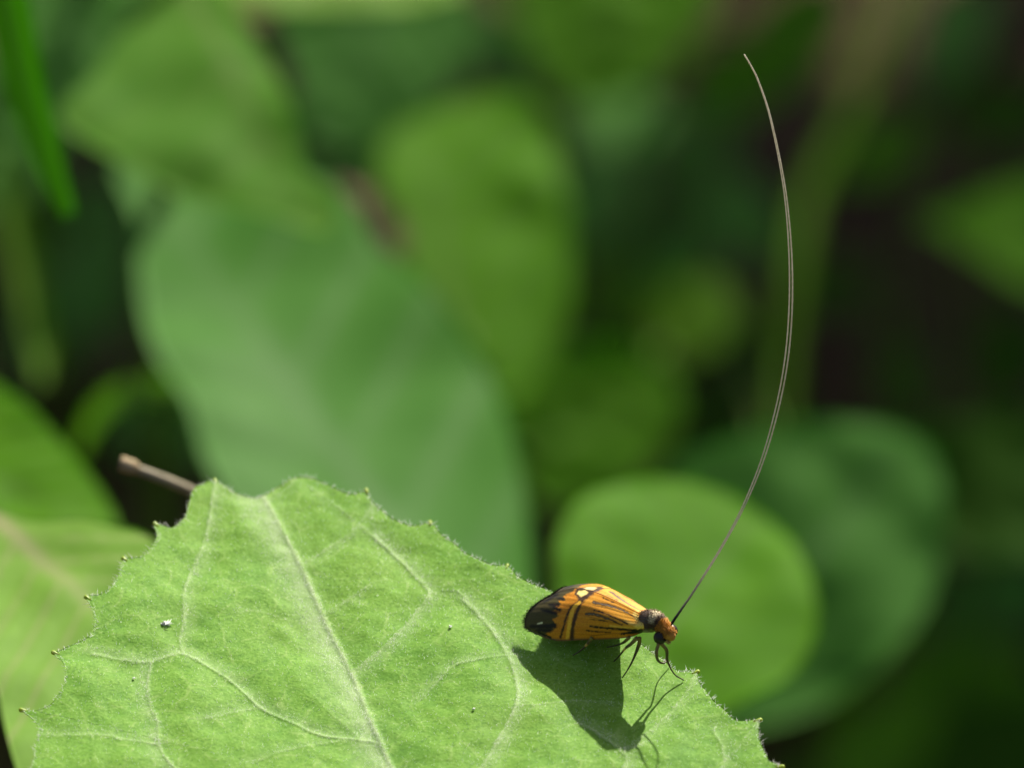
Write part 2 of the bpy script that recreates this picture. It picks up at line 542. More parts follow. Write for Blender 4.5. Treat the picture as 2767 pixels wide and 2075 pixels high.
def leaf_fields(P):
    """height (m), vein mask, down mask of the moth leaf at plane points P (n,2)"""
    n = len(P)
    vein = np.zeros(n); down = np.zeros(n); rise = np.zeros(n); valley = np.zeros(n)
    for k, (path, s, w) in enumerate(veins2):
        a = path[:-1]; b = path[1:]
        best = np.full(n, 1e9); side = np.zeros(n)
        lo, hi = path.min(0) - 0.007, path.max(0) + 0.007
        sel = np.where(np.all((P > lo) & (P < hi), axis=1))[0]
        if len(sel) == 0:
            continue
        Q = P[sel]
        bd = np.full(len(Q), 1e9); sd = np.zeros(len(Q)); tt = np.zeros(len(Q))
        for i in range(len(a)):
            d = b[i] - a[i]
            L2 = d @ d
            t = np.clip(((Q - a[i]) @ d) / L2, 0, 1)
            e = Q - a[i] - t[:, None] * d
            dist = np.hypot(e[:, 0], e[:, 1])
            m = dist < bd
            bd[m] = dist[m]
            sd[m] = (d[0] * e[m, 1] - d[1] * e[m, 0])
            tt[m] = (i + t[m]) / len(a)
        wob = 1 + 0.35 * vnoise(Q[:, 0] * 900, Q[:, 1] * 900, k)
        taper = 1.0 if k == 0 else 1.0
        wv = w * wob
        g_ = np.exp(-(bd / wv) ** 2)
        vein[sel] = np.maximum(vein[sel], (.25 + .6 * s) * g_ * np.clip(.75 + .6 * vnoise(Q[:, 0] * 1900, Q[:, 1] * 1900, k + 3), .15, 1))
        halo = np.exp(-(bd / (w * (8 if k == 0 else 5.5) + 0.0003)) ** 2)
        onside = np.where(sd < 0, 1.0 if k == 0 else .8, 0.12)      # the downy side of each vein
        down[sel] = np.maximum(down[sel], s * halo * onside)
        valley[sel] = np.maximum(valley[sel], s ** .7 * np.exp(-(bd / 0.0022) ** 2))
        rise[sel] = np.maximum(rise[sel], s * np.exp(-(bd / (w * 1.4)) ** 2))
    z = 0.07 * MM * rise - 0.26 * MM * valley
    z = z + 0.16 * MM * vnoise(P[:, 0] * 260, P[:, 1] * 260, 21) + 0.05 * MM * vnoise(P[:, 0] * 900, P[:, 1] * 900, 22)
    # slow roll of the blade, flat under the moth
    dm = np.hypot(P[:, 0] - plane2(1650, 1800)[0], P[:, 1] - plane2(1650, 1800)[1])
    flat = 1 - np.exp(-(dm / 0.012) ** 2)
    z = z + flat * (0.6 * MM * vnoise(P[:, 0] * 60 + 4, P[:, 1] * 60, 31))
    return z, vein, down


fr = np.linspace(0, 1, NR + 1)[1:] ** 0.9
P2 = np.concatenate([[cen]] + [cen + f * (bnd - cen) for f in fr])
z2, vein2, down2 = leaf_fields(P2)
THICK = 0.22 * MM
edge = np.concatenate([[0]] + [np.full(NB, f) for f in fr])


def leaf_pt(P, z):
    return P[:, :1] * E1 + P[:, 1:2] * E2 + z[:, None] * N_


top = leaf_pt(P2, z2)
thin = THICK * np.clip((1 - edge) * 30, 0.25, 1)
bot = leaf_pt(P2, z2 - thin)
nv = len(P2)
rings = 1 + np.arange(NR * NB).reshape(NR, NB)
i0 = np.arange(NB); i1 = (i0 + 1) % NB
tris = np.stack([np.zeros(NB, int), rings[0][i0], rings[0][i1]], 1)
a_, b_, c_, d_ = rings[:-1][:, i0], rings[1:][:, i0], rings[1:][:, i1], rings[:-1][:, i1]
tri2 = np.concatenate([np.stack([a_, b_, c_], -1).reshape(-1, 3), np.stack([a_, c_, d_], -1).reshape(-1, 3)])
ft = np.concatenate([tris, tri2])
# orientation: make the top face along N_
pp = top[ft[5]]
if np.cross(pp[1] - pp[0], pp[2] - pp[0]) @ N_ < 0:
    ft = ft[:, ::-1]
fb = ft[:, ::-1] + nv
rim = rings[-1]
rimf = np.concatenate([np.stack([rim[i0], rim[i0] + nv, rim[i1] + nv], 1), np.stack([rim[i0], rim[i1] + nv, rim[i1]], 1)])
leaf_root = empty("toothed_leaf", on_leaf(1760, 3045))
tag(leaf_root, "large sunlit downy light green leaf with toothed edge, the orange moth standing on it", "leaf")
blade = mesh_obj("blade", np.concatenate([top, bot]), np.concatenate([ft, fb, rimf]), M_LEAF, leaf_root,
                 attrs={"vein": np.r_[vein2, vein2], "down": np.r_[down2, down2]})
# petiole, curving down to the ground below the frame
p0 = on_leaf(1755, 3030, -0.3)
pet = catmull([p0, p0 + np.array([.006, -.010, -.004]), p0 + np.array([.016, -.022, -.03]), [p0[0] + .02, p0[1] - .02, GROUND_Z - .005]], 30)
v, f = tube(pet, np.linspace(0.9, 1.5, 30) * MM, 10)
mesh_obj("petiole", v, f, M_PETIOLE, leaf_root)

TIPS = [(61, 1919), (148, 1768), (236, 1626), (336, 1515), (421, 1419), (582, 1301), (990, 1323), (1162, 1408), (1370, 1530), (1882, 1809), (2050, 1944), (2110, 2066)]
for k, (px, py) in enumerate(TIPS):
    p2 = plane2(px, py)
    z, _, _ = leaf_fields(np.array([p2]))
    c = leaf_pt(np.array([p2]), z)[0] - N_ * 0.05 * MM
    dirn = p2 - cen
    dirn = dirn / np.linalg.norm(dirn)
    d3 = dirn[0] * E1 + dirn[1] * E2
    s_ = 0.8 if k in (5, 8) else 1.0
    v, f = tube([c - d3 * .35 * MM, c - d3 * .1 * MM, c + d3 * .08 * MM, c + d3 * .2 * MM, c + d3 * .27 * MM], np.array([.08, .11, .16, .14, .05]) * MM * s_, 8)
    mesh_obj("tooth_tip", v, f, M_TIP, leaf_root)

# marginal hairs, vein hairs, surface hairs
B, T, RD = [], [], []
bt = top[rim]
outward = bnd - cen
tang = np.roll(bnd, -1, 0) - np.roll(bnd, 1, 0)
nrm = np.stack([tang[:, 1], -tang[:, 0]], 1)
nrm *= np.sign((nrm * outward).sum(1))[:, None]
nrm /= np.linalg.norm(nrm, axis=1)[:, None]
for i in range(NB):
    if P2[rim[i], 1] < -0.03:
        continue
    for q in range(2):
        if RNG.random() < 0.62:
            o3 = nrm[i, 0] * E1 + nrm[i, 1] * E2
            d = o3 * RNG.uniform(.3, 1.0) + N_ * RNG.uniform(-.2, 1.1) + E1 * RNG.normal(0, .45) + E2 * RNG.normal(0, .3)
            d /= np.linalg.norm(d)
            ln = RNG.choice([.22, .34, .5], p=[.55, .33, .12]) * RNG.uniform(.7, 1.25) * MM
            b0 = bt[i] + E1 * RNG.normal(0, .06) * MM - o3 * RNG.uniform(0, .25) * MM
            B.append(b0); T.append(b0 + d * ln); RD.append(RNG.uniform(.009, .016) * MM)
wgt = 0.07 + vein2 * 1.6 + down2 * .9
vis = (P2[:, 1] > -0.03)
wgt = wgt * vis * np.r_[0, np.repeat(fr, NB)]
pick = RNG.choice(nv, 24000, p=wgt / wgt.sum())
dd = N_ * 1.0 + E1 * RNG.normal(0, .7, (len(pick), 1)) + E2 * RNG.normal(.1, .7, (len(pick), 1))
dd /= np.linalg.norm(dd, axis=1)[:, None]
jit = E1 * RNG.normal(0, .08 * MM, (len(pick), 1)) + E2 * RNG.normal(0, .08 * MM, (len(pick), 1))
bb = top[pick] + jit - N_ * .03 * MM
ll = RNG.uniform(.10, .26, (len(pick), 1)) * MM
v, f = hairs(np.concatenate([B, bb]), np.concatenate([T, bb + dd * ll]), np.r_[RD, RNG.uniform(.006, .011, len(pick)) * MM])
hr = mesh_obj("leaf_hairs", v, f, M_HAIR, leaf_root, smooth=False)
hr["kind"] = "stuff"


def surf(px, py, h=0.0):
    """world point seen at a pixel, h mm above the real (uneven) leaf surface"""
    p = on_leaf(px, py, h)
    z, _, _ = leaf_fields(np.array([[p @ E1, p @ E2]]))
    return on_leaf(px, py, h + z[0] / MM)


# white specks lying on the leaf
for (px, py, sz, lab) in [(448, 1684, .55, "white wisp of fluff lying beside a side vein of the downy leaf"),
                          (362, 1831, .16, "tiny white speck on the downy leaf below the forked side vein"),
                          (1217, 1691, .20, "tiny white speck on the downy leaf behind the moth's tail"),
                          (1279, 1914, .14, "tiny white speck on the downy leaf by the arched vein")]:
    c = surf(px, py, 0.10)
    n = 26 if sz > .3 else 9
    d = RNG.normal(0, 1, (n, 3))
    d[:, 0] *= 1.7
    d = d - (d @ N_)[:, None] * N_ * .75
    b0 = c + RNG.normal(0, .18 * sz * MM, (n, 3)) * np.array([1.4, 1, .5])
    d /= np.linalg.norm(d, axis=1)[:, None]
    v, f = hairs(b0 - d * .1 * sz * MM, b0 + d * sz * RNG.uniform(.3, .9, (n, 1)) * MM, (.05 if sz > .3 else .06) * MM)
    tag(mesh_obj("lint_wisp" if sz > .3 else "pale_speck", v, f, M_SPECK, smooth=False), lab, "fluff" if sz > .3 else "speck")

# ------------------------------------------------------------------ the moth
moth = empty("longhorn_moth", on_leaf(1650, 1800))
tag(moth, "orange moth with dark wing tips and two very long threadlike antennae, on the toothed leaf", "moth")

ROWS = [
    [(1741, 1707, 3.25), (1742, 1702, 3.60), (1740, 1692, 4.05), (1737, 1677, 4.24), (1734, 1657, 4.34)],
    [(1695, 1722, 2.70), (1697, 1706, 3.22), (1699, 1687, 3.84), (1699, 1664, 4.03), (1694, 1637, 4.12)],
    [(1630, 1727, 1.65), (1632, 1700, 2.55), (1636, 1668, 3.42), (1641, 1640, 3.68), (1648, 1611, 3.78)],
    [(1565, 1729, 0.95), (1568, 1692, 2.00), (1575, 1645, 2.95), (1586, 1618, 3.24), (1605, 1597, 3.36)],
    [(1510, 1731, 0.55), (1508, 1697, 1.38), (1515, 1655, 2.22), (1529, 1622, 2.64), (1560, 1588, 2.95)],
    [(1470, 1722, 0.42), (1453, 1697, 0.90), (1460, 1658, 1.62), (1480, 1626, 2.08), (1525, 1592, 2.55)],
    [(1450, 1713, 0.45), (1419, 1692, 0.62), (1423, 1661, 1.12), (1447, 1633, 1.62), (1500, 1600, 2.28)],
]
ctrl = np.array([[np.r_[on_leaf(*c), c[0], c[1]] for c in r] for r in ROWS])   # xyz + traced pixel
axis = ctrl[0, 4, :3] - ctrl[5, 4, :3]
axis = axis / np.linalg.norm(axis)
side = np.cross(axis, N_); side /= np.linalg.norm(side)          # towards the camera side
if side @ F_ > 0:
    side = -side
mid0 = ctrl[0, 4, :3].copy()
ax_h = ctrl[3, 4, :3] - ctrl[0, 4, :3]
side = np.cross(ax_h, N_); side /= np.linalg.norm(side)          # the moth's plane of symmetry holds its back line
if side @ F_ > 0:
    side = -side
for r in range(len(ROWS)):
    off = (ctrl[r, 4, :3] - mid0) @ side
    want = 0.03 * MM if r < 4 else max(off, 0.03 * MM)
    ctrl[r, 4, :3] += side * (want - off)
NS, NT = 200, 100
c1 = np.stack([catmull(ctrl[r], NT) for r in range(len(ROWS))])     # rows x NT x 5
wing = np.stack([catmull(c1[:, j], NS) for j in range(NT)], 1)      # NS x NT x 5
WX, WP = wing[..., :3].reshape(-1, 3), wing[..., 3:].reshape(-1, 2)
S_, T_ = np.meshgrid(np.linspace(0, 1, NS), np.linspace(0, 1, NT), indexing='ij')
S_, T_ = S_.ravel(), T_.ravel()


def stroke(P, pts, w0, w1=None, soft=2.0, nz=1.5):
    """0..1 mask of a tapering stroke along traced points"""
    w1 = w0 if w1 is None else w1
    path = catmull(pts, 40)
    bd = np.full(len(P), 1e9)
    for i in range(len(path) - 1):
        a, b = path[i], path[i + 1]
        d = b - a
        t = np.clip(((P - a) @ d) / (d @ d), 0, 1)
        e = P - a - t[:, None] * d
        tt = (i + t) / (len(path) - 1)
        w = w0 + (w1 - w0) * tt
        bd = np.minimum(bd, np.hypot(e[:, 0], e[:, 1]) - w)
    bd = bd + nz * vnoise(P[:, 0] * .22, P[:, 1] * .22, 40)
    return np.clip(0.5 - bd / (2 * soft), 0, 1)


def region(P, poly, soft=2.0, nz=2.0):
    poly = np.array(poly, float)
    inside = np.zeros(len(P), bool)
    bd = np.full(len(P), 1e9)
    for i in range(len(poly)):
        a, b = poly[i], poly[(i + 1) % len(poly)]
        c = ((a[1] > P[:, 1]) != (b[1] > P[:, 1])) & (P[:, 0] < (b[0] - a[0]) * (P[:, 1] - a[1]) / (b[1] - a[1] + 1e-9) + a[0])
        inside ^= c
        d = b - a
        t = np.clip(((P - a) @ d) / (d @ d), 0, 1)
        e = P - a - t[:, None] * d
        bd = np.minimum(bd, np.hypot(e[:, 0], e[:, 1]))
    bd = np.where(inside, -bd, bd) + nz * vnoise(P[:, 0] * .2, P[:, 1] * .2, 44)
    return np.clip(0.5 - bd / (2 * soft), 0, 1)


def over(C, m, c):
    return C * (1 - m[:, None]) + m[:, None] * np.array(c)


ORANGE, GOLD, YEL = (0.52, 0.185, 0.008), (0.62, 0.275, 0.018), (0.80, 0.55, 0.13)
BLACK, BRONZE, BROWN = (0.010, 0.009, 0.007), (0.066, 0.054, 0.014), (0.06, 0.028, 0.012)
C = np.tile(np.array(ORANGE), (len(WP), 1))
# golden field, streaked along the wing
streak = 0.5 + 0.5 * vnoise(S_ * 6, T_ * 60, 50)
C = over(C, np.clip(streak * 1.1 - .1, 0, 1) * .7, GOLD)
C = over(C, region(WP, [(1560, 1600), (1700, 1640), (1735, 1700), (1690, 1695), (1640, 1650), (1570, 1625)], 14) * .55, (0.76, 0.39, 0.04))
C = over(C, stroke(WP, [(1715, 1660), (1726, 1676), (1733, 1690), (1722, 1696)], 6, 7, 4), YEL)
C = over(C, stroke(WP, [(1733, 1692), (1690, 1678)], 5, 2, 4) * .8, YEL)
C = over(C, stroke(WP, [(1650, 1690), (1700, 1697), (1728, 1698)], 2, 3, 3) * .8, (0.78, 0.46, 0.08))
# dark terminal part with bronze gloss
dark = region(WP, [(1560, 1570), (1548, 1600), (1536, 1604), (1520, 1612), (1528, 1622), (1508, 1622), (1514, 1634), (1498, 1632), (1506, 1646), (1494, 1650), (1508, 1664), (1494, 1672),
                   (1502, 1690), (1490, 1704), (1478, 1712), (1440, 1740), (1380, 1700), (1380, 1620), (1480, 1570)], 2.2, 3.0)
C = over(C, dark, BRONZE)
C = over(C, region(WP, [(1560, 1570), (1552, 1592), (1520, 1602), (1490, 1618), (1450, 1640), (1400, 1680), (1390, 1620), (1480, 1570)], 4) * dark * .6, (0.028, 0.022, 0.012))
for pts, w in [([(1512, 1648), (1490, 1636)], 5), ([(1508, 1634), (1484, 1633)], 5), ([(1502, 1656), (1465, 1648)], 5), ([(1520, 1618), (1500, 1612)], 4),
               ([(1498, 1690), (1470, 1692), (1435, 1692)], 7), ([(1488, 1703), (1450, 1702)], 5), ([(1505, 1604), (1470, 1626)], 4)]:
    C = over(C, stroke(WP, pts, w, w * .6, 3) * .95, BLACK)
C = over(C, stroke(WP, [(1464, 1682), (1452, 1685)], 2.5, 1.2, 1.2, .4), (0.72, 0.70, 0.40))
C = over(C, stroke(WP, [(1430, 1703), (1470, 1718), (1500, 1729)], 2.2, 2.2, 1.5) * .6, (0.22, 0.19, 0.13))
C = over(C, stroke(WP, [(1455, 1708), (1488, 1722)], 3.0, 3.0, 1.5), BLACK)
# two dark cross lines with the bright band between them
C = over(C, stroke(WP, [(1575, 1600), (1568, 1620), (1545, 1640), (1535, 1655), (1524, 1690), (1514, 1722)], 3.2, 3.0, 2.0), BROWN)
C = over(C, stroke(WP, [(1600, 1598), (1585, 1610), (1572, 1625), (1562, 1645), (1555, 1665), (1548, 1690), (1545, 1725)], 4.0, 5.5, 2.5), BROWN)
C = over(C, stroke(WP, [(1566, 1628), (1552, 1640), (1545, 1655), (1538, 1690), (1532, 1724)], 4.2, 4.8, 2.0), (0.84, 0.46, 0.035))
# cream costal spot at the dorsal end of the band, dark ring round it
C = over(C, region(WP, [(1558, 1588), (1595, 1590), (1606, 1604), (1586, 1618), (1564, 1620), (1552, 1604)], 3), BROWN)
C = over(C, region(WP, [(1563, 1596), (1582, 1593), (1591, 1600), (1580, 1608), (1570, 1612), (1560, 1604)], 1.6, 1.0), (0.85, 0.66, 0.22))
# longitudinal dark streaks with leaden gloss
for pts, w0, w1, gl in [([(1603, 1627), (1640, 1634), (1675, 1645), (1705, 1660), (1716, 1668)], 3.2, 1.2, 1),
                        ([(1606, 1648), (1630, 1655), (1660, 1668), (1695, 1684)], 1.3, 1.3, 0),
                        ([(1585, 1658), (1610, 1660), (1650, 1674), (1680, 1688)], 3.0, 1.5, 1),
                        ([(1595, 1672), (1640, 1678)], 1.0, 1.0, 0),
                        ([(1595, 1692), (1630, 1696), (1670, 1699), (1720, 1702)], 1.5, 2.5, 0),
                        ([(1585, 1703), (1610, 1706), (1650, 1708)], 1.4, .8, 0),
                        ([(1632, 1613), (1650, 1622), (1660, 1626)], .9, .9, 0),
                        ([(1680, 1712), (1735, 1704)], 2, 4, 0)]:
    C = over(C, stroke(WP, pts, w0 * 1.35, w1 * 1.35, 1.5), BROWN if gl else BLACK)
    if gl:
        C = over(C, stroke(WP, pts[:-1], w0 * .45, .3, 1.2), (0.17, 0.145, 0.10))
for k_v, t_v in enumerate((.12, .22, .31, .44, .57, .70, .83)):          # fine dark wing veins
    lo, hi = .14 + .02 * (k_v % 3), .50 + .03 * (k_v % 2)
    C = over(C, np.exp(-((T_ - t_v - .03 * np.sin(S_ * 9 + k_v)) / .010) ** 2) * np.clip((S_ - lo) * 14, 0, 1) * np.clip((hi - S_) * 14, 0, 1) * .55, BROWN)
# dark edges: dorsal margin and costa
C = over(C, np.clip((T_ - .975) * 60, 0, 1) * np.clip((S_ - .08) * 20, 0, 1) * .8, BROWN)
C = over(C, np.clip((.045 - T_) * 40, 0, 1) * .75, (0.07, 0.055, 0.03))
C = C * (1 + 0.10 * vnoise(S_ * 160, T_ * 90, 60))[:, None]

M_WING = simple_mat("wing_scales", (1, 1, 1), 0.50, 0.22, 0.03, None, 9000, attr="Col", sheen=0.0, bump=0.00002)


def make_wing(X, flip):
    Xg = X.reshape(NS, NT, 3)
    du = np.gradient(Xg, axis=0); dv = np.gradient(Xg, axis=1)
    nn = np.cross(du, dv); nn /= np.linalg.norm(nn, axis=2)[..., None] + 1e-12
    outw = nn[NS // 2, NT // 2] @ (N_ + (-side if flip else side))
    if outw < 0:
        nn = -nn
    # shallow veining relief
    rel = 0.005 * MM * np.sin(np.linspace(0, 1, NT)[None, :, None] * 60)
    topv = (Xg + nn * rel).reshape(-1, 3)
    botv = (Xg - nn * 0.045 * MM).reshape(-1, 3)
    ix = np.arange(NS * NT).reshape(NS, NT)
    q = np.stack([ix[:-1, :-1], ix[1:, :-1], ix[1:, 1:], ix[:-1, 1:]], -1).reshape(-1, 4)
    p = topv[q[len(q) // 2]]
    if np.cross(p[1] - p[0], p[2] - p[0]) @ nn[NS // 2, NT // 2] < 0:
        q = q[:, ::-1]
    loop = np.r_[ix[0, :-1], ix[:-1, -1], ix[-1, :0:-1], ix[:0:-1, 0]]
    nxt = np.roll(loop, -1)
    rimq = np.stack([loop, nxt, nxt + NS * NT, loop + NS * NT], -1)
    o = mesh_obj("forewing", np.concatenate([topv, botv]), np.concatenate([q, q[:, ::-1] + NS * NT, rimq]), M_WING, moth,
                 attrs={"Col": np.concatenate([C, C])})
    # fringe along the end of the wing
    e = Xg[-1]; e2 = Xg[-4]
    sel = RNG.integers(0, NT, 420)
    d = (e - e2)[sel]
    d /= np.linalg.norm(d, axis=1)[:, None]
    d = d + RNG.normal(0, .28, d.shape)
    b0 = e[sel] - d * .05 * MM + RNG.normal(0, .02 * MM, d.shape)
    v, f = hairs(b0, b0 + d * RNG.uniform(.16, .42, (len(sel), 1)) * MM, .014 * MM)
    fr_ = mesh_obj("wing_fringe", v, f, M_FRINGE, o, smooth=False)
    fr_["kind"] = "stuff"
    return o


M_FRINGE = simple_mat("dark_fringe", (0.030, 0.024, 0.012), 0.5, 0.4)
make_wing(WX, False)
dors = wing[:, -1, :3]                                             # the two wings meet along their inner edges
offs = (WX.reshape(NS, NT, 3) - dors[:, None, :]).reshape(-1, 3) @ side
make_wing(WX - 2 * side * offs[:, None] - N_ * 0.03 * MM, True)

# body: one continuous mesh, head to abdomen
body_pts = [(1492, 1706, .85, .16), (1520, 1702, 1.15, .34), (1570, 1700, 1.75, .52), (1620, 1699, 2.30, .58), (1680, 1697, 2.95, .58), (1715, 1692, 3.42, .66), (1740, 1685, 3.78, .74),
            (1760, 1683, 3.98, .74), (1777, 1692, 3.95, .58), (1789, 1703, 3.90, .45), (1798, 1713, 3.85, .43), (1805, 1725, 3.70, .37), (1808, 1735, 3.5, .16)]
bc = np.array([np.r_[on_leaf(a, b, h), r * MM, a, b] for a, b, h, r in body_pts])
bc[:, :3] -= side * np.interp(bc[:, 4], [1690, 1745], [.95, .25])[:, None] * MM
bs = catmull(bc, 110)
v, f = tube(bs[:, :3], bs[:, 3], 28)
st = np.r_[np.repeat(np.arange(110), 28), 0, 109]
pxs = bs[st, 4]
upn = ((v - bs[st, :3]) @ N_) / (bs[st, 3] + 1e-9)
sd_ = ((v - bs[st, :3]) @ side) / (bs[st, 3] + 1e-9)
Cb = np.tile(np.array((0.085, 0.075, 0.03)), (len(v), 1))
tho = np.clip((pxs - 1705) / 8, 0, 1)
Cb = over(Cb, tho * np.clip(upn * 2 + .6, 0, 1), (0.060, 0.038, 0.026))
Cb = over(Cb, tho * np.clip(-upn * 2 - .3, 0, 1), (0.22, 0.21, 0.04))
Cb = over(Cb, np.clip(1 - np.hypot((pxs - 1763) / 9, (upn - .75) / .35), 0, 1) ** .5, (0.80, 0.66, 0.38))
Cb = over(Cb, np.clip(1 - np.hypot((pxs - 1745) / 14, (sd_ - .7) / .5), 0, 1) * .6, (0.20, 0.17, 0.16))
hd = np.clip((pxs - 1777) / 4, 0, 1)
Cb = over(Cb, hd, (0.42, 0.19, 0.03))
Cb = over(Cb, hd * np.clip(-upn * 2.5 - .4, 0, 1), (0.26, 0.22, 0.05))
for k in range(len(v)):
    v[k] += N_ * 0
v = v + (RNG.normal(0, .012 * MM, v.shape))
M_BODY = simple_mat("body_scales", (1, 1, 1), 0.6, 0.2, 0, None, 6000, attr="Col", sheen=0.05, bump=0.00006)
body = mesh_obj("body", v, f, M_BODY, moth, attrs={"Col": Cb})


def fuzz(name, px_lo, px_hi, n, ln, mat, up_lo=-.3, back=0.3):
    ok = np.where((pxs > px_lo) & (pxs < px_hi) & (upn > up_lo))[0]
    s = RNG.choice(ok, n)
    o = v[s] - bs[st[s], :3]
    o /= np.linalg.norm(o, axis=1)[:, None] + 1e-12
    d = o + axis * RNG.normal(back, .35, (n, 1)) + RNG.normal(0, .35, o.shape)
    d /= np.linalg.norm(d, axis=1)[:, None]
    b0 = v[s] - o * .04 * MM
    hv, hf = hairs(b0, b0 + d * ln * RNG.uniform(.5, 1.2, (n, 1)) * MM, .03 * MM)
    h = mesh_obj(name, hv, hf, mat, body, smooth=False)
    h["kind"] = "stuff"


fuzz("head_hair", 1779, 1803, 900, .20, simple_mat("orange_hair", (0.70, 0.34, 0.04), .5, .2, .45), -.1, .3)
fuzz("thorax_hair", 1726, 1778, 1100, .20, simple_mat("brown_hair", (0.15, 0.085, 0.04), .5, .2, .3), -.2, -.3)


def ball(c, r, ax=None, ns=20, nr=14):
    V, Fc = [], []
    for i in range(1, nr):
        for k in range(ns):
            th, ph = math.pi * i / nr, 2 * math.pi * k / ns
            V.append(np.array([math.sin(th) * math.cos(ph), math.sin(th) * math.sin(ph), math.cos(th)]))
    V = [c + r * x for x in V] + [c + np.array([0, 0, r]), c - np.array([0, 0, r])]
    for i in range(nr - 2):
        for k in range(ns):
            Fc.append((i * ns + k, (i + 1) * ns + k, (i + 1) * ns + (k + 1) % ns, i * ns + (k + 1) % ns))
    a, b = len(V) - 2, len(V) - 1
    for k in range(ns):
        Fc.append((a, k, (k + 1) % ns))
        Fc.append((b, (nr - 2) * ns + (k + 1) % ns, (nr - 2) * ns + k))
    return np.array(V), Fc


M_EYE = simple_mat("compound_eye", (0.014, 0.010, 0.008), 0.38, 0.35)
hc = np.array([np.interp(1795, bs[:, 4], bs[:, q]) for q in range(3)])
e0 = on_leaf(1784, 1722, 3.8)
vd = ray(1784, 1722); vd = vd / np.linalg.norm(vd)
en = e0 + vd * ((.50 * MM - (e0 - hc) @ side) / (vd @ side))
for c in (en, en - 2 * side * ((en - hc) @ side)):
    v_, f_ = ball(c, .46 * MM)
    mesh_obj("eye", v_, f_, M_EYE, body)

# antennae, two long threads held almost together
ANT = [(1808, 1697), (1815, 1684), (1845, 1640), (1876, 1595), (1951, 1476), (2014, 1357), (2070, 1213), (2114, 1038), (2134, 876), (2136, 700), (2120, 513), (2083, 325), (2051, 225), (2030, 180), (2011, 148)]
M_ANT = simple_mat("antenna_thread", (1, 1, 1), 0.55, 0.3, 0.55, None, 4000, attr="Col")
base_p = on_leaf(1808, 1697, 4.0)
zb = (base_p - CAM) @ F_ - DIST
GAP = [0, .5, .8, 1.0, 1.6, 2.4, 3.4, 4.0, 4.2, 3.8, 2.6, 1.6, 1.1, .8, .5]
for sgn in (-1, 1):
    pts = []
    for i, (a, b) in enumerate(ANT):
        gpx = GAP[i] * sgn
        lift = (i / len(ANT)) * 0.003
        pts.append(at_depth(a + gpx, b + gpx * .35, zb + lift - sgn * (.0001 + .00012 * min(i, 5))))
    path = catmull(pts, 260)
    s = np.linspace(0, 1, 260)
    rad = np.interp(s, [0, .02, .06, .15, .6, 1.0], [.095, .078, .050, .046, .048, .036]) * MM
    rad *= 1 + .10 * np.sin(np.arange(260) * 2.3)
    v_, f_ = tube(path, rad, 7)
    sv = np.r_[np.repeat(s, 7), 0, 1]
    ca = np.tile(np.array((0.66, 0.62, 0.50)), (len(v_), 1))
    ca = over(ca, np.clip(1 - (sv - .02) / .10, 0, 1), (0.018, 0.016, 0.02))
    ca = over(ca, np.clip((sv - .85) / .15, 0, 1), (0.68, 0.63, 0.52))
    mesh_obj("antenna", v_, f_, M_ANT, moth, attrs={"Col": ca})

# palps and the curled tongue
M_PALP = simple_mat("yellow_palp", (0.34, 0.27, 0.06), .5, .4, 0, None, 6000, (0.22, 0.15, 0.04))
for s2 in (0, 1):
    p = [on_leaf(1800 + 2 * s2, 1730, 3.6 - .15 * s2), on_leaf(1806 + 2 * s2, 1737, 3.45 - .15 * s2), on_leaf(1810 + 2 * s2, 1734, 3.55 - .15 * s2)]
    v_, f_ = tube(catmull(p, 10), np.linspace(.13, .05, 10) * MM, 8)
    mesh_obj("palp", v_, f_, M_PALP, body)

# legs: femur, tibia and foot drawn as one tapering jointed limb, ending on the leaf
M_LEG = simple_mat("leg_scales", (1, 1, 1), .5, .4, 0, None, 6000, attr="Col")
LEGS = [  # (pixel, height mm), thickness, pale band position
    ([(1722, 1722, 3.0), (1706, 1738, 2.5), (1690, 1751, 1.9), (1672, 1773, .8), (1659, 1786, .12)], 1.0, .42),        # near middle leg
    ([(1728, 1722, 3.0), (1726, 1742, 2.4), (1710, 1783, 1.2), (1694, 1812, .35), (1681, 1831, .10)], 1.0, -1),         # near hind leg, swung forward
    ([(1786, 1738, 3.3), (1801, 1756, 2.7), (1804, 1786, 1.7), (1822, 1820, .5), (1848, 1837, .10)], .95, -1),          # near fore leg
    ([(1780, 1738, 3.3), (1774, 1760, 2.9), (1777, 1782, 2.2), (1790, 1791, 1.6), (1800, 1786, 1.4), (1799, 1777, .8), (1810, 1797, .10)], .85, -1),  # far fore leg, folded
    ([(1600, 1722, 1.7), (1588, 1738, 1.2), (1570, 1756, .5), (1548, 1770, .08)], .9, .35),                            # hind leg under the wing
    ([(1700, 1722, 2.9), (1685, 1735, 2.0), (1668, 1742, .9), (1640, 1748, .10)], .85, -1),                             # far middle leg
]
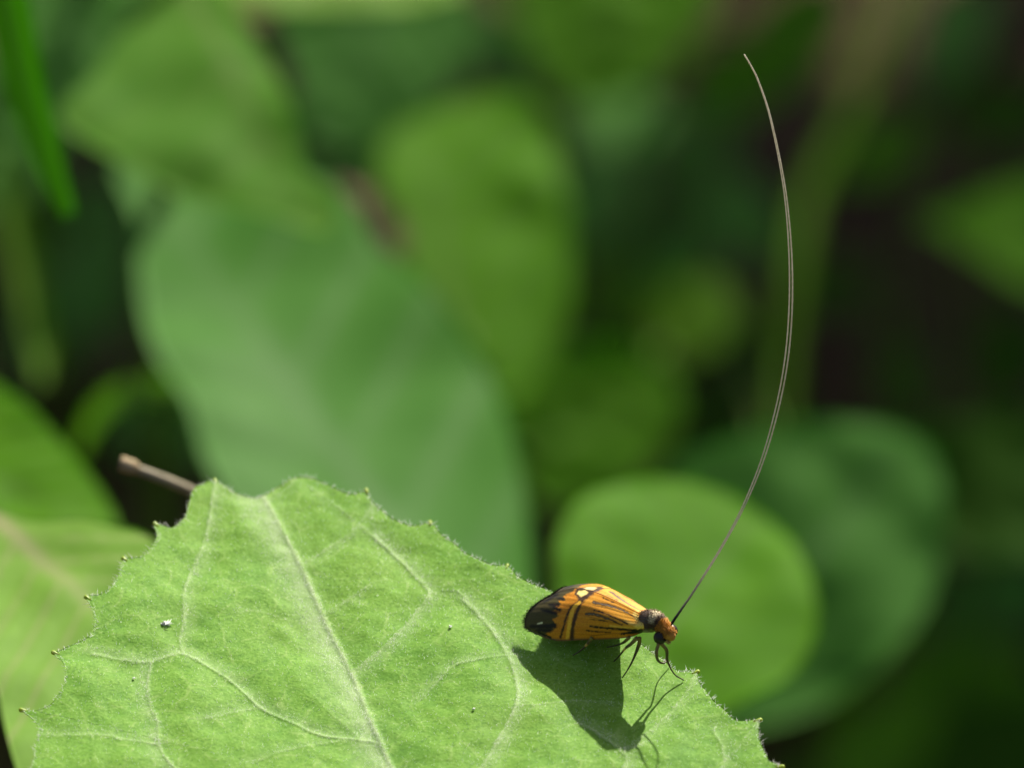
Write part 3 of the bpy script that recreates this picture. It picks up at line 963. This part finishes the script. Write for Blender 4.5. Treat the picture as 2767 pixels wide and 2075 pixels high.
for pts, th, band in LEGS:
    P3 = [on_leaf(*p) for p in pts[:-1]] + [surf(*pts[-1])]
    path = catmull(P3, 50)
    s = np.linspace(0, 1, 50)
    rad = np.interp(s, [0, .18, .45, .55, .8, 1], [.14, .13, .085, .07, .05, .04]) * th * MM
    v_, f_ = tube(path, rad, 8)
    sv = np.r_[np.repeat(s, 8), 0, 1]
    cl = np.tile(np.array((0.055, 0.042, 0.018)), (len(v_), 1))
    cl = over(cl, np.clip(1 - sv / .25, 0, 1), (0.20, 0.15, 0.03))
    if band > 0:
        cl = over(cl, np.clip(1 - np.abs(sv - band) / .10, 0, 1), (0.62, 0.42, 0.10))
    leg = mesh_obj("leg", v_, f_, M_LEG, moth, attrs={"Col": cl})
    # a pair of thin spurs at the end of the shin
    j = 27
    dirn = path[j + 1] - path[j - 1]; dirn /= np.linalg.norm(dirn)
    v_, f_ = hairs(np.array([path[j], path[j]]), np.array([path[j] + dirn * .5 * MM + N_ * .16 * MM, path[j] + dirn * .45 * MM - side * .15 * MM]), .02 * MM)
    mesh_obj("spur", v_, f_, M_FRINGE, leg, smooth=False)

# ------------------------------------------------------------------ dry broken stalk behind the leaf
q = [at_depth(327, 1252, .032), at_depth(372, 1267, .032), at_depth(430, 1290, .033), at_depth(540, 1336, .036), at_depth(640, 1420, .044)]
endp = q[-1] + np.array([.02, .012, -.10])
path = catmull(q + [q[-1] + np.array([.008, .006, -.03]), [endp[0], endp[1], GROUND_Z - .004]], 70)
stalk = empty("broken_stalk", [endp[0], endp[1], GROUND_Z])
tag(stalk, "dry brown broken stalk with a pale cut end, poking out behind the downy leaf's tip", "stalk")
rad = np.full(70, .35) * (1 + .06 * np.sin(np.arange(70) * 1.1)) * MM
v, f = tube(path, rad, 12)
mesh_obj("stem", v, f, M_DRY, stalk)
v, f = tube(catmull([q[0] - (q[1] - q[0]) * .06, q[0] + (q[1] - q[0]) * .5, q[0] + (q[1] - q[0]) * 1.0], 8), np.array([.48, .54, .54, .53, .53, .52, .48, .40]) * MM, 12)
mesh_obj("cut_end", v + RNG.normal(0, .03 * MM, v.shape), f, M_CUT, stalk)

# ------------------------------------------------------------------ leaves growing behind


def bg_leaf(label, outline, base, tip, z, a_deg, mat, yaw=0.0, fold=0.03, droop=0.08, to=None, group="broad leaves behind the moth leaf", via=(), name="broad_leaf", cat="leaf", nveins=7, radius=1.0, rib=.016):
    """outline, base and tip are photograph pixels (display scale) traced on a leaf plane z metres behind the moth whose normal makes a_deg with the line of sight"""
    k = W / 2212.0
    if z > .05:
        z = z * 2.05
    a = math.radians(a_deg); y = math.radians(yaw)
    n = math.sin(a) * U_ + math.cos(a) * (-F_ * math.cos(y) + R_ * math.sin(y))
    c0 = np.mean(outline, axis=0)
    O = at_depth(c0[0] * k, c0[1] * k, z)
    e1 = np.cross(U_, n); e1 /= np.linalg.norm(e1)
    e2 = np.cross(n, e1)

    def pl(p):
        d = ray(p[0] * k, p[1] * k)
        t = ((O - CAM) @ n) / (d @ n)
        X = CAM + d * t - O
        return np.array([X @ e1, X @ e2])
    o2 = np.array([pl(p) for p in outline])
    b2, t2 = pl(base), pl(tip)
    nb, nr = 120, 26
    bd = catmull(o2, nb, closed=True)
    ce = o2.mean(0)
    ff = np.linspace(0, 1, nr + 1)[1:]
    P = np.concatenate([[ce]] + [ce + q_ * (bd - ce) for q_ in ff])
    ax = t2 - b2; Ln = np.linalg.norm(ax); ax = ax / Ln
    rel = P - b2
    u = rel @ ax / Ln
    w = rel[:, 0] * -ax[1] + rel[:, 1] * ax[0]
    wn_ = w / (Ln * .4)
    bow = 0.06 * np.sin(u * math.pi) * Ln * 0.2
    hgt = fold * Ln * (np.abs(wn_) ** 1.3) * .6 - droop * Ln * (u - .4) ** 2
    hgt += Ln * .0016 * np.sin((u - np.abs(wn_) * .35) * nveins * 2 * math.pi) * np.clip(np.abs(wn_) * 3, 0, 1)
    sd = abs(hash(label)) % 97 if False else sum(map(ord, label)) % 97
    hgt += Ln * .016 * vnoise(P[:, 0] / Ln * 6 + sd, P[:, 1] / Ln * 6, sd)
    vein = np.exp(-(w / (Ln * rib)) ** 2) * np.clip(1.15 - u, 0, 1)
    vein = np.maximum(vein, .55 * np.clip(np.cos((u - np.abs(wn_) * .35) * nveins * 2 * math.pi) * 6 - 5, 0, 1))
    top_ = O + P[:, :1] * e1 + P[:, 1:2] * e2 + hgt[:, None] * n
    bot_ = top_ - n * 0.25 * MM
    nv_ = len(P)
    rg = 1 + np.arange(nr * nb).reshape(nr, nb)
    i0 = np.arange(nb); i1 = (i0 + 1) % nb
    F1 = np.stack([np.zeros(nb, int), rg[0][i0], rg[0][i1]], 1)
    A, B_, C_, D_ = rg[:-1][:, i0], rg[1:][:, i0], rg[1:][:, i1], rg[:-1][:, i1]
    F1 = np.concatenate([F1, np.stack([A, B_, C_], -1).reshape(-1, 3), np.stack([A, C_, D_], -1).reshape(-1, 3)])
    p_ = top_[F1[5]]
    if np.cross(p_[1] - p_[0], p_[2] - p_[0]) @ n < 0:
        F1 = F1[:, ::-1]
    rm = rg[-1]
    F2 = np.concatenate([np.stack([rm[i0], rm[i0] + nv_, rm[i1] + nv_], 1), np.stack([rm[i0], rm[i1] + nv_, rm[i1]], 1)])
    bw = O + b2[0] * e1 + b2[1] * e2
    tg = np.array([to[0], to[1] * 1.6] if to is not None else [bw[0], bw[1] + .03])
    gz_ = ground_z(tg[0], tg[1])
    root = empty(name, [tg[0], tg[1], gz_])
    tag(root, label, cat, group)
    mesh_obj("blade", np.concatenate([top_, bot_]), np.concatenate([F1, F1[:, ::-1] + nv_, F2]), mat, root, attrs={"vein": np.r_[vein, vein]})
    # midrib, a ridge along the under side, running on into the stalk
    inward = ax[0] * e1 + ax[1] * e2

    def on_blade(uu):
        q2 = b2 + ax * Ln * uu
        j = np.argmin(((P - q2) ** 2).sum(1))
        return O + q2[0] * e1 + q2[1] * e2 + hgt[j] * n - n * .75 * MM * radius
    us = np.linspace(.03, .88, 24)
    v_, f_ = tube(catmull([on_blade(x) for x in us[::4]] , 30), np.linspace(.75, .2, 30) * MM * radius, 8)
    mesh_obj("midrib", v_, f_, M_PETIOLE, root)
    s0 = on_blade(.06)
    s1 = on_blade(0) - inward * .004
    # the stalk dips towards the ground
    g3 = np.array([tg[0], tg[1], gz_ - .006])
    s2 = [at_depth(p[0] * k, p[1] * k, p[2] * 2.05) for p in via] or [s1 * .55 + g3 * .45 - inward * .008]
    v_, f_ = tube(catmull([s0, s1, *s2, g3], 40), np.linspace(.8, 1.5, 40) * MM * radius, 8)
    mesh_obj("petiole", v_, f_, M_PETIOLE, root)
    return root


G = GREENS
# the two big leaves on the left
bg_leaf("big bluish green leaf spreading behind the downy leaf's tip, under a brighter leaf",
        [(250, 330), (400, 330), (560, 345), (690, 385), (760, 440), (800, 505), (900, 600), (1000, 715), (1085, 845), (1135, 1040), (1155, 1230), (1130, 1420), (1020, 1480), (860, 1440), (700, 1330), (560, 1170), (450, 1010), (410, 880), (330, 740), (300, 600), (290, 450)],
        (1090, 1470), (300, 350), .085, 46, G["waxy"], yaw=3, fold=.012, droop=.04)
bg_leaf("bright green leaf with a pointed side corner, lying over the big bluish leaf",
        [(130, 268), (190, 190), (250, 95), (300, -10), (360, -80), (450, -60), (520, 40), (585, 130), (640, 250), (660, 350), (720, 400), (700, 470), (600, 450), (450, 420), (330, 390), (230, 340)],
        (380, -80), (640, 440), .078, 46, G["fresh"], yaw=-8, droop=.12)
bg_leaf("mid green leaf with a pale rib, standing right behind the big bluish leaf's edge",
        [(815, 420), (830, 300), (880, 245), (980, 205), (1090, 185), (1170, 240), (1215, 370), (1235, 540), (1225, 690), (1170, 790), (1110, 850), (1000, 800), (900, 650), (830, 530)],
        (1000, 800), (900, 240), .135, 37, G["lush"], yaw=4)
bg_leaf("dim green leaf in half shade above the big bluish leaf", 
        [(560, 60), (640, -60), (800, -130), (960, -100), (1040, 20), (1020, 130), (960, 210), (850, 290), (740, 330), (660, 290), (600, 180)],
        (860, -120), (700, 310), .19, 29, G["waxy"], to=[-.2, .5], via=[(500, -300, .2), (-300, -200, .25)])
bg_leaf("narrow pale leaf edge running along above the dim half shaded leaf",
        [(400, -60), (600, -70), (850, -65), (1010, -30), (900, 8), (700, 14), (520, 16), (420, 8)],
        (1000, -55), (410, -20), .12, 46, G["pale"], to=[-.2, .45], via=[(900, -260, .14), (-300, -260, .2)])
bg_leaf("rounded sunlit leaf just behind the moth's head, in front of a larger dark leaf",
        [(1193, 1240), (1215, 1140), (1290, 1065), (1440, 1030), (1580, 1058), (1695, 1140), (1755, 1265), (1760, 1380), (1705, 1465), (1610, 1520), (1480, 1560), (1340, 1520), (1240, 1400)],
        (1330, 1500), (1640, 1090), .060, 44, G["lush"], yaw=8, fold=.05, droop=.06)
bg_leaf("larger shaded green leaf behind the rounded sunlit leaf",
        [(1440, 1030), (1560, 955), (1740, 908), (1930, 915), (2025, 985), (2045, 1140), (2005, 1300), (1910, 1430), (1790, 1520), (1640, 1570), (1500, 1560), (1420, 1300)],
        (1500, 1540), (1960, 930), .105, 23, G["waxy"], yaw=10, fold=.05, droop=.06)
bg_leaf("shaded leaf partly tucked behind the larger shaded leaf's far end",
        [(1960, 960), (2080, 905), (2230, 890), (2400, 950), (2420, 1100), (2330, 1210), (2200, 1200), (2060, 1190), (2000, 1100)],
        (2010, 1150), (2400, 1000), .15, 26, G["dark"], to=[.012, .2])
bg_leaf("green leaf hanging above the antenna tips, rounded lower edge",
        [(1100, -60), (1300, -100), (1500, -80), (1545, 10), (1500, 90), (1420, 165), (1330, 215), (1220, 210), (1140, 110), (1110, 20)],
        (1350, -95), (1290, 210), .19, 29, G["lush"], to=[.14, .5], via=[(1450, -280, .2), (2500, -250, .25)])
bg_leaf("small bluish green leaf lobe under the hanging rounded leaf",
        [(1230, 215), (1320, 190), (1420, 205), (1450, 260), (1400, 305), (1320, 325), (1260, 290)],
        (1340, 192), (1330, 320), .20, 38, G["waxy"], to=[.14, .52], via=[(1320, -280, .22), (2500, -280, .26)])
bg_leaf("green leaf sloping down beside the big bluish leaf, above the rounded sunlit leaf",
        [(1090, 830), (1200, 770), (1330, 745), (1440, 800), (1475, 870), (1440, 950), (1370, 1030), (1250, 1085), (1160, 1080), (1110, 980)],
        (1110, 985), (1450, 840), .15, 25, G["lush"], to=[-.02, .32])
bg_leaf("small yellowish green leaf alone before the dark soil, beside the antennae",
        [(1415, 640), (1480, 600), (1550, 600), (1600, 660), (1570, 730), (1500, 775), (1430, 760), (1400, 700)],
        (1420, 750), (1590, 640), .175, 31, G["grass"], to=[.0, .5], radius=.5)
bg_leaf("pointed green leaf reaching in over the dark soil, beyond the antennae",
        [(1985, 470), (2060, 445), (2160, 410), (2300, 380), (2420, 440), (2420, 620), (2300, 640), (2200, 610), (2120, 560), (2040, 500)],
        (2410, 540), (1990, 470), .175, 27, G["lush"], to=[.14, .45])
bg_leaf("dark green leaf in deep shade behind the pale edged leaf",
        [(40, -60), (200, -100), (330, -60), (310, 60), (250, 170), (160, 280), (110, 330), (60, 250), (40, 100)],
        (200, -90), (110, 320), .115, 31, G["waxy"], to=[-.12, .4])
bg_leaf("dark green leaf behind the drooping grass blade",
        [(-120, 130), (-20, 120), (50, 180), (90, 290), (80, 390), (20, 440), (-80, 420), (-140, 280)],
        (-130, 250), (70, 380), .17, 33, G["waxy"], to=[-.14, .4])
bg_leaf("bright green leaf with a straight slanting edge, over a ribbed pale leaf",
        [(-180, 820), (-40, 820), (30, 860), (110, 930), (190, 1020), (250, 1110), (250, 1180), (120, 1200), (-60, 1170), (-200, 1060)],
        (-190, 950), (250, 1150), .062, 48, G["lush"], yaw=-5)
bg_leaf("pale green leaf with a thick buff midrib, beside the downy leaf's side teeth",
        [(-80, 1080), (60, 1128), (200, 1132), (330, 1170), (350, 1260), (300, 1340), (230, 1450), (150, 1580), (80, 1700), (30, 1640), (-10, 1480), (-60, 1300), (-120, 1180)],
        (-60, 1080), (290, 1380), .045, 57, G["pale"], yaw=-6, fold=.05, radius=1.2, rib=.030, to=[-.08, .06])
bg_leaf("low dark green leaf close to the soil under the shaded leaves",
        [(1650, 1640), (1800, 1590), (2000, 1540), (2200, 1500), (2400, 1560), (2400, 1800), (2100, 1850), (1800, 1800), (1680, 1720)],
        (2390, 1780), (1700, 1640), .24, 24, G["dark"], to=[.12, .36])

bg_leaf("dry pinkish brown leaf wedged between the big bluish leaf and the mid green leaf",
        [(720, 400), (790, 400), (850, 450), (880, 530), (850, 580), (790, 560), (740, 480)],
        (800, 570), (750, 405), .125, 36, G["dead"], fold=.02, radius=.4)
bg_leaf("dry brown leaf behind the upper edge of the pointed bright leaf",
        [(400, -40), (500, -30), (570, 20), (620, 110), (640, 200), (560, 180), (470, 90), (420, 20)],
        (420, -20), (630, 190), .12, 38, G["dead"], fold=.02, radius=.5)


def blade_of_grass(label, path_px, widths, z0, z1, mat, foot):
    k = W / 2212.0
    n = len(path_px)
    pts = [at_depth(a * k, b * k, z0 + (z1 - z0) * i / (n - 1)) for i, (a, b) in enumerate(path_px)]
    path = catmull(pts, 50)
    wd = np.interp(np.linspace(0, 1, 50), np.linspace(0, 1, len(widths)), widths) * MM * .5
    T = np.gradient(path, axis=0); T /= np.linalg.norm(T, axis=1)[:, None]
    sidev = np.cross(T, -F_); sidev /= np.linalg.norm(sidev, axis=1)[:, None]
    nn = np.cross(sidev, T)
    V = []
    cols = 7
    for layer in (0, 1):
        for i in range(50):
            for c in np.linspace(-1, 1, cols):
                V.append(path[i] + sidev[i] * wd[i] * c + nn[i] * (abs(c) * wd[i] * .35 - layer * .2 * MM))
    V = np.array(V)
    ix = np.arange(50 * cols).reshape(50, cols)
    q = np.stack([ix[:-1, :-1], ix[:-1, 1:], ix[1:, 1:], ix[1:, :-1]], -1).reshape(-1, 4)
    loop = np.r_[ix[0, :-1], ix[:-1, -1], ix[-1, :0:-1], ix[:0:-1, 0]]
    nxt = np.roll(loop, -1)
    rimq = np.stack([loop, nxt, nxt + 50 * cols, loop + 50 * cols], -1)
    gz_ = ground_z(foot[0], foot[1])
    root = empty("grass_blade", [foot[0], foot[1], gz_])
    tag(root, label, "grass blade", "grass blades among the leaves")
    vein = np.tile(np.exp(-(np.linspace(-1, 1, cols) / .3) ** 2) * .6, 100)
    mesh_obj("blade", V, np.concatenate([q, q[:, ::-1] + 50 * cols, rimq]), mat, root, attrs={"vein": vein})
    st_ = [path[1], path[0] - (path[3] - path[0]), (path[0] + np.array([*foot, gz_])) / 2 + np.array([0, .01, .02]), np.array([foot[0], foot[1], gz_ - .005])]
    v_, f_ = tube(catmull(st_, 30), np.linspace(.35, .7, 30) * MM, 8)
    mesh_obj("stem", v_, f_, M_PETIOLE, root)
    return root


blade_of_grass("dim pale strap leaf arching over a dark gap, above the broken stalk", [(500, 1010), (460, 915), (395, 855), (320, 835), (245, 860), (195, 915), (170, 980)], [2.0, 2.2, 2.4, 2.4, 2.2, 1.8, 1.0], .19, .20, G["pale"], (-.02, .3))
blade_of_grass("bright green grass blade drooping to a blunt tip before the pale edged leaf", [(-10, -90), (15, 0), (55, 180), (105, 350), (148, 465)], [3.6, 3.4, 3.0, 2.4, 1.3], .10, .10, G["lush"], (-.16, .2))
blade_of_grass("dim olive grass blade standing upright beside the dark hollow", [(105, 830), (90, 740), (60, 600), (25, 450), (0, 330)], [2.0, 2.4, 2.6, 2.4, 1.6], .23, .25, G["grass"], (-.07, .35))
blade_of_grass("long dim grass blade bending up beside the antennae, over dark soil", [(1690, 960), (1700, 760), (1725, 560), (1755, 400), (1840, 230), (1910, 60), (1960, -60)], [1.4, 1.6, 1.9, 2.2, 2.1, 1.8, 1.2], .38, .42, G["grass"], (.02, .62))

# dim undergrowth filling the gaps, in the shade of the added plant
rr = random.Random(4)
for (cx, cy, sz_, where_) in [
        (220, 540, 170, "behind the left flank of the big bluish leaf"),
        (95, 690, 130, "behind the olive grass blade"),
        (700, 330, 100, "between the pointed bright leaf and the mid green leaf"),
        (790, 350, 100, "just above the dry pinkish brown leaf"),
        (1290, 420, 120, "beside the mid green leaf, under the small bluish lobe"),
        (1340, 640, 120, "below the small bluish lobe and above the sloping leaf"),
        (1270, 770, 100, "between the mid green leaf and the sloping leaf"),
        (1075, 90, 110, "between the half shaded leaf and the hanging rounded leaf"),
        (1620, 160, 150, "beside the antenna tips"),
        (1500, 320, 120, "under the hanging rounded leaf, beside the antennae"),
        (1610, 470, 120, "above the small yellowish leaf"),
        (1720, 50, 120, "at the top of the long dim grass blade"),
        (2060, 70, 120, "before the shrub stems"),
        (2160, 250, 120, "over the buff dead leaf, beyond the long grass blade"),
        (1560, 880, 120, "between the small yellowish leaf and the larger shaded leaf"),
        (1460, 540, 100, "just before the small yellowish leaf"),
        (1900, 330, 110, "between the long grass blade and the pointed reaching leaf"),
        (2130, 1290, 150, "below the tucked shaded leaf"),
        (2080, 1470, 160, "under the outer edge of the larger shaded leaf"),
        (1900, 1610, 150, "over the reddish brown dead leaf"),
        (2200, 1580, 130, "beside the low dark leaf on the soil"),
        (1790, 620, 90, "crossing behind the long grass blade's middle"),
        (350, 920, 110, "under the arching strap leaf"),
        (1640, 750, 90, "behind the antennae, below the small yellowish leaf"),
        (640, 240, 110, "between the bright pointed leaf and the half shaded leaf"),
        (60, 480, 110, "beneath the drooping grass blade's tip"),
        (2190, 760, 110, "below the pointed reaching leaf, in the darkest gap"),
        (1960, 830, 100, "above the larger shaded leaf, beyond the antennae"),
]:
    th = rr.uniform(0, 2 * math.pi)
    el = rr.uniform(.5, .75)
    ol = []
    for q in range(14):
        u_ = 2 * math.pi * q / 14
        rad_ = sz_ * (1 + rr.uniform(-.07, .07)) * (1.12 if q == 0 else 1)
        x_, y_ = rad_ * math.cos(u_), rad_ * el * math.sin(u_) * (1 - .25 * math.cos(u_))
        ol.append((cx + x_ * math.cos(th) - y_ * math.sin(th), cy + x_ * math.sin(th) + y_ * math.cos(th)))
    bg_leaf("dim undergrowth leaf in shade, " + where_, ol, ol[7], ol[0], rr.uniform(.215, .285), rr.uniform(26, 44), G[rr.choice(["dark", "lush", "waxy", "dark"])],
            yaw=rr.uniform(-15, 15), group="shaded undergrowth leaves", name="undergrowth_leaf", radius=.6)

# ------------------------------------------------------------------ leaf litter on the soil
k_ = W / 2212.0


def soil_hit(px, py):
    """where the line of sight at a display pixel meets the soil"""
    d = ray(px * k_, py * k_)
    t = (GROUND_Z - CAM[2]) / d[2]
    return CAM + d * t


def curled_leaf(L, Wd, curl, seed):
    """a small dry curled leaf, lying; local coordinates"""
    n, c = 14, 9
    r = np.random.default_rng(seed)
    V = []
    for layer in (0, 1):
        for i in range(n):
            u = i / (n - 1)
            hw = Wd * .5 * math.sin(math.pi * (0.04 + .92 * u)) ** .8 * (1 + .12 * math.sin(u * 17 + seed))
            for j in range(c):
                x = -1 + 2 * j / (c - 1)
                z = curl * Wd * x * x + .15 * L * (u - .5) ** 2 + .03 * Wd * math.sin(9 * u + 5 * x + seed) - layer * .0003 + .0015
                V.append((L * (u - .5), hw * x, z))
    ix = np.arange(n * c).reshape(n, c)
    q = np.stack([ix[:-1, :-1], ix[1:, :-1], ix[1:, 1:], ix[:-1, 1:]], -1).reshape(-1, 4)
    loop = np.r_[ix[0, :-1], ix[:-1, -1], ix[-1, :0:-1], ix[:0:-1, 0]]
    nxt = np.roll(loop, -1)
    rimq = np.stack([loop, nxt, nxt + n * c, loop + n * c], -1)
    return np.array(V), np.concatenate([q, q[:, ::-1] + n * c, rimq]), np.tile(np.exp(-(np.linspace(-1, 1, c) / .25) ** 2), n * 2)


def place(V, rz, tilt, loc):
    cz, sz = math.cos(rz), math.sin(rz)
    ct, stl = math.cos(tilt), math.sin(tilt)
    V = V @ np.array([[1, 0, 0], [0, ct, -stl], [0, stl, ct]]).T
    V = V @ np.array([[cz, -sz, 0], [sz, cz, 0], [0, 0, 1]]).T
    return V + loc


DEAD = [((1860, 1560), .040, .024, .5, "reddish brown dead leaf on the soil below the larger shaded leaf"),
        ((500, 40), .034, .020, .3, "brown dead leaf on the soil glimpsed above the pointed bright leaf"),
        ((2080, 180), .040, .018, .9, "buff dead leaf on the soil beside the shrub stems"),
        ((1400, 400), .036, .018, 1.4, "brown dead leaf on the soil beyond the mid green leaf"),
        ((1560, 830), .034, .020, 2.0, "brown dead leaf on the soil left of the long grass blade"),
        ((230, 760), .030, .016, .2, "brown dead leaf on the soil inside the dark hollow")]
for i, ((px, py), ln, wd, rz, lab) in enumerate(DEAD):
    c = soil_hit(px, py)
    c[2] = ground_z(c[0], c[1]) + .004
    V, Fq, vn = curled_leaf(ln, wd, .25, i)
    o = mesh_obj("dead_leaf", place(V, rz, .25, c), Fq, G["dead"], attrs={"vein": vn * .6})
    tag(o, lab, "dead leaf", "dead leaves on the soil")
# loose litter over the rest of the soil: uncountable crumbs and small dry leaves
LV, LF, LN, off = [], [], [], 0
for i in range(900):
    x, y = RNG.normal(0, .22), RNG.uniform(.1, 1.5)
    V, Fq, vn = curled_leaf(RNG.uniform(.008, .026), RNG.uniform(.004, .012), RNG.uniform(.1, .5), i)
    V = place(V, RNG.uniform(0, 6.28), RNG.normal(0, .35), np.array([x, y, ground_z(x, y) + .001]))
    LV.append(V); LF.append(Fq + off); LN.append(vn); off += len(V)
M_LITTER = leaf_material("litter_brown", (0.030, 0.018, 0.007), (0.075, 0.044, 0.018), (0.08, 0.05, 0.025), (0.08, 0.05, 0.02), 0.15, 0.8, 0.15, 30)
lit = mesh_obj("leaf_litter", np.concatenate(LV), np.concatenate(LF), M_LITTER, attrs={"vein": np.concatenate(LN) * .4})
lit["kind"] = "stuff"
lit["label"] = "dark brown crumbled leaf litter covering the soil"
lit["category"] = "leaf litter"

# ------------------------------------------------------------------ added plant: unseen crown put in to shade soil, stems in the dark corner
shading_plant_at = soil_hit(2120, 60)
soil_shading_plant = empty("soil_shading_plant", [shading_plant_at[0], shading_plant_at[1], GROUND_Z])
tag(soil_shading_plant, "added plant shading the soil, its dim brown stems rising beyond the long grass blade", "soil_shading_plant")
M_BARK = simple_mat("shading_plant_bark", (0.040, 0.030, 0.020), .85, .2, 0, None, 120, (0.095, 0.070, 0.050), bump=.001)
r = np.random.default_rng(5)
Ly = L_ / L_[1]
tops = []
for i, (dx, dy, tx, ty, tz) in enumerate([(0, 0, .22, 1.0, .05), (.012, .03, .34, 1.1, .25), (-.03, .06, .12, 1.05, .2), (.03, .08, .40, 1.3, .45), (-.01, .1, .26, 1.35, .5)]):
    b = np.array([shading_plant_at[0] + dx, shading_plant_at[1] + dy, GROUND_Z - .01])
    e = np.array([tx, ty, tz])
    m = b * .5 + e * .5 + np.array([-.02, -.01, .03])
    path = catmull([b, m, e], 24)
    v_, f_ = tube(path, np.linspace(.0035, .0012, 24), 8)
    mesh_obj("stem", v_, f_, M_BARK, soil_shading_plant)
    tops.append(e)
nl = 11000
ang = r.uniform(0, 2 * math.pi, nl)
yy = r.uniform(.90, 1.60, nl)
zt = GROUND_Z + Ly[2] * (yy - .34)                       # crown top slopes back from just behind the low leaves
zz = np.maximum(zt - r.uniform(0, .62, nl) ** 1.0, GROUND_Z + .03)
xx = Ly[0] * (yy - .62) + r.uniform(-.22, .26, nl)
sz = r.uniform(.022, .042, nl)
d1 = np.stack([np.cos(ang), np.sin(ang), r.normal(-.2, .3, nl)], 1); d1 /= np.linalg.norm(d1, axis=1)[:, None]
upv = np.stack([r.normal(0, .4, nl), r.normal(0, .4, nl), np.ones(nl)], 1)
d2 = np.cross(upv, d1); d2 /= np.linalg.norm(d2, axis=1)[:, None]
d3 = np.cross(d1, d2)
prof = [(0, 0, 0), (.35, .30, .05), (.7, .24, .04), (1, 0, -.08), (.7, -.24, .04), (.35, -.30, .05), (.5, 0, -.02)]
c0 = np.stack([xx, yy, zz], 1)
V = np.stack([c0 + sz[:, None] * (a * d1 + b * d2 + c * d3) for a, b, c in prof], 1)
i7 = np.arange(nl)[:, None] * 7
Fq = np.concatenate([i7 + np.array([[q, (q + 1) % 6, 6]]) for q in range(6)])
fol = mesh_obj("shading_foliage", V.reshape(-1, 3), Fq, G["dark"], soil_shading_plant, attrs={"vein": np.zeros(nl * 7)})  # out-of-view leaves added to keep sun off the soil behind
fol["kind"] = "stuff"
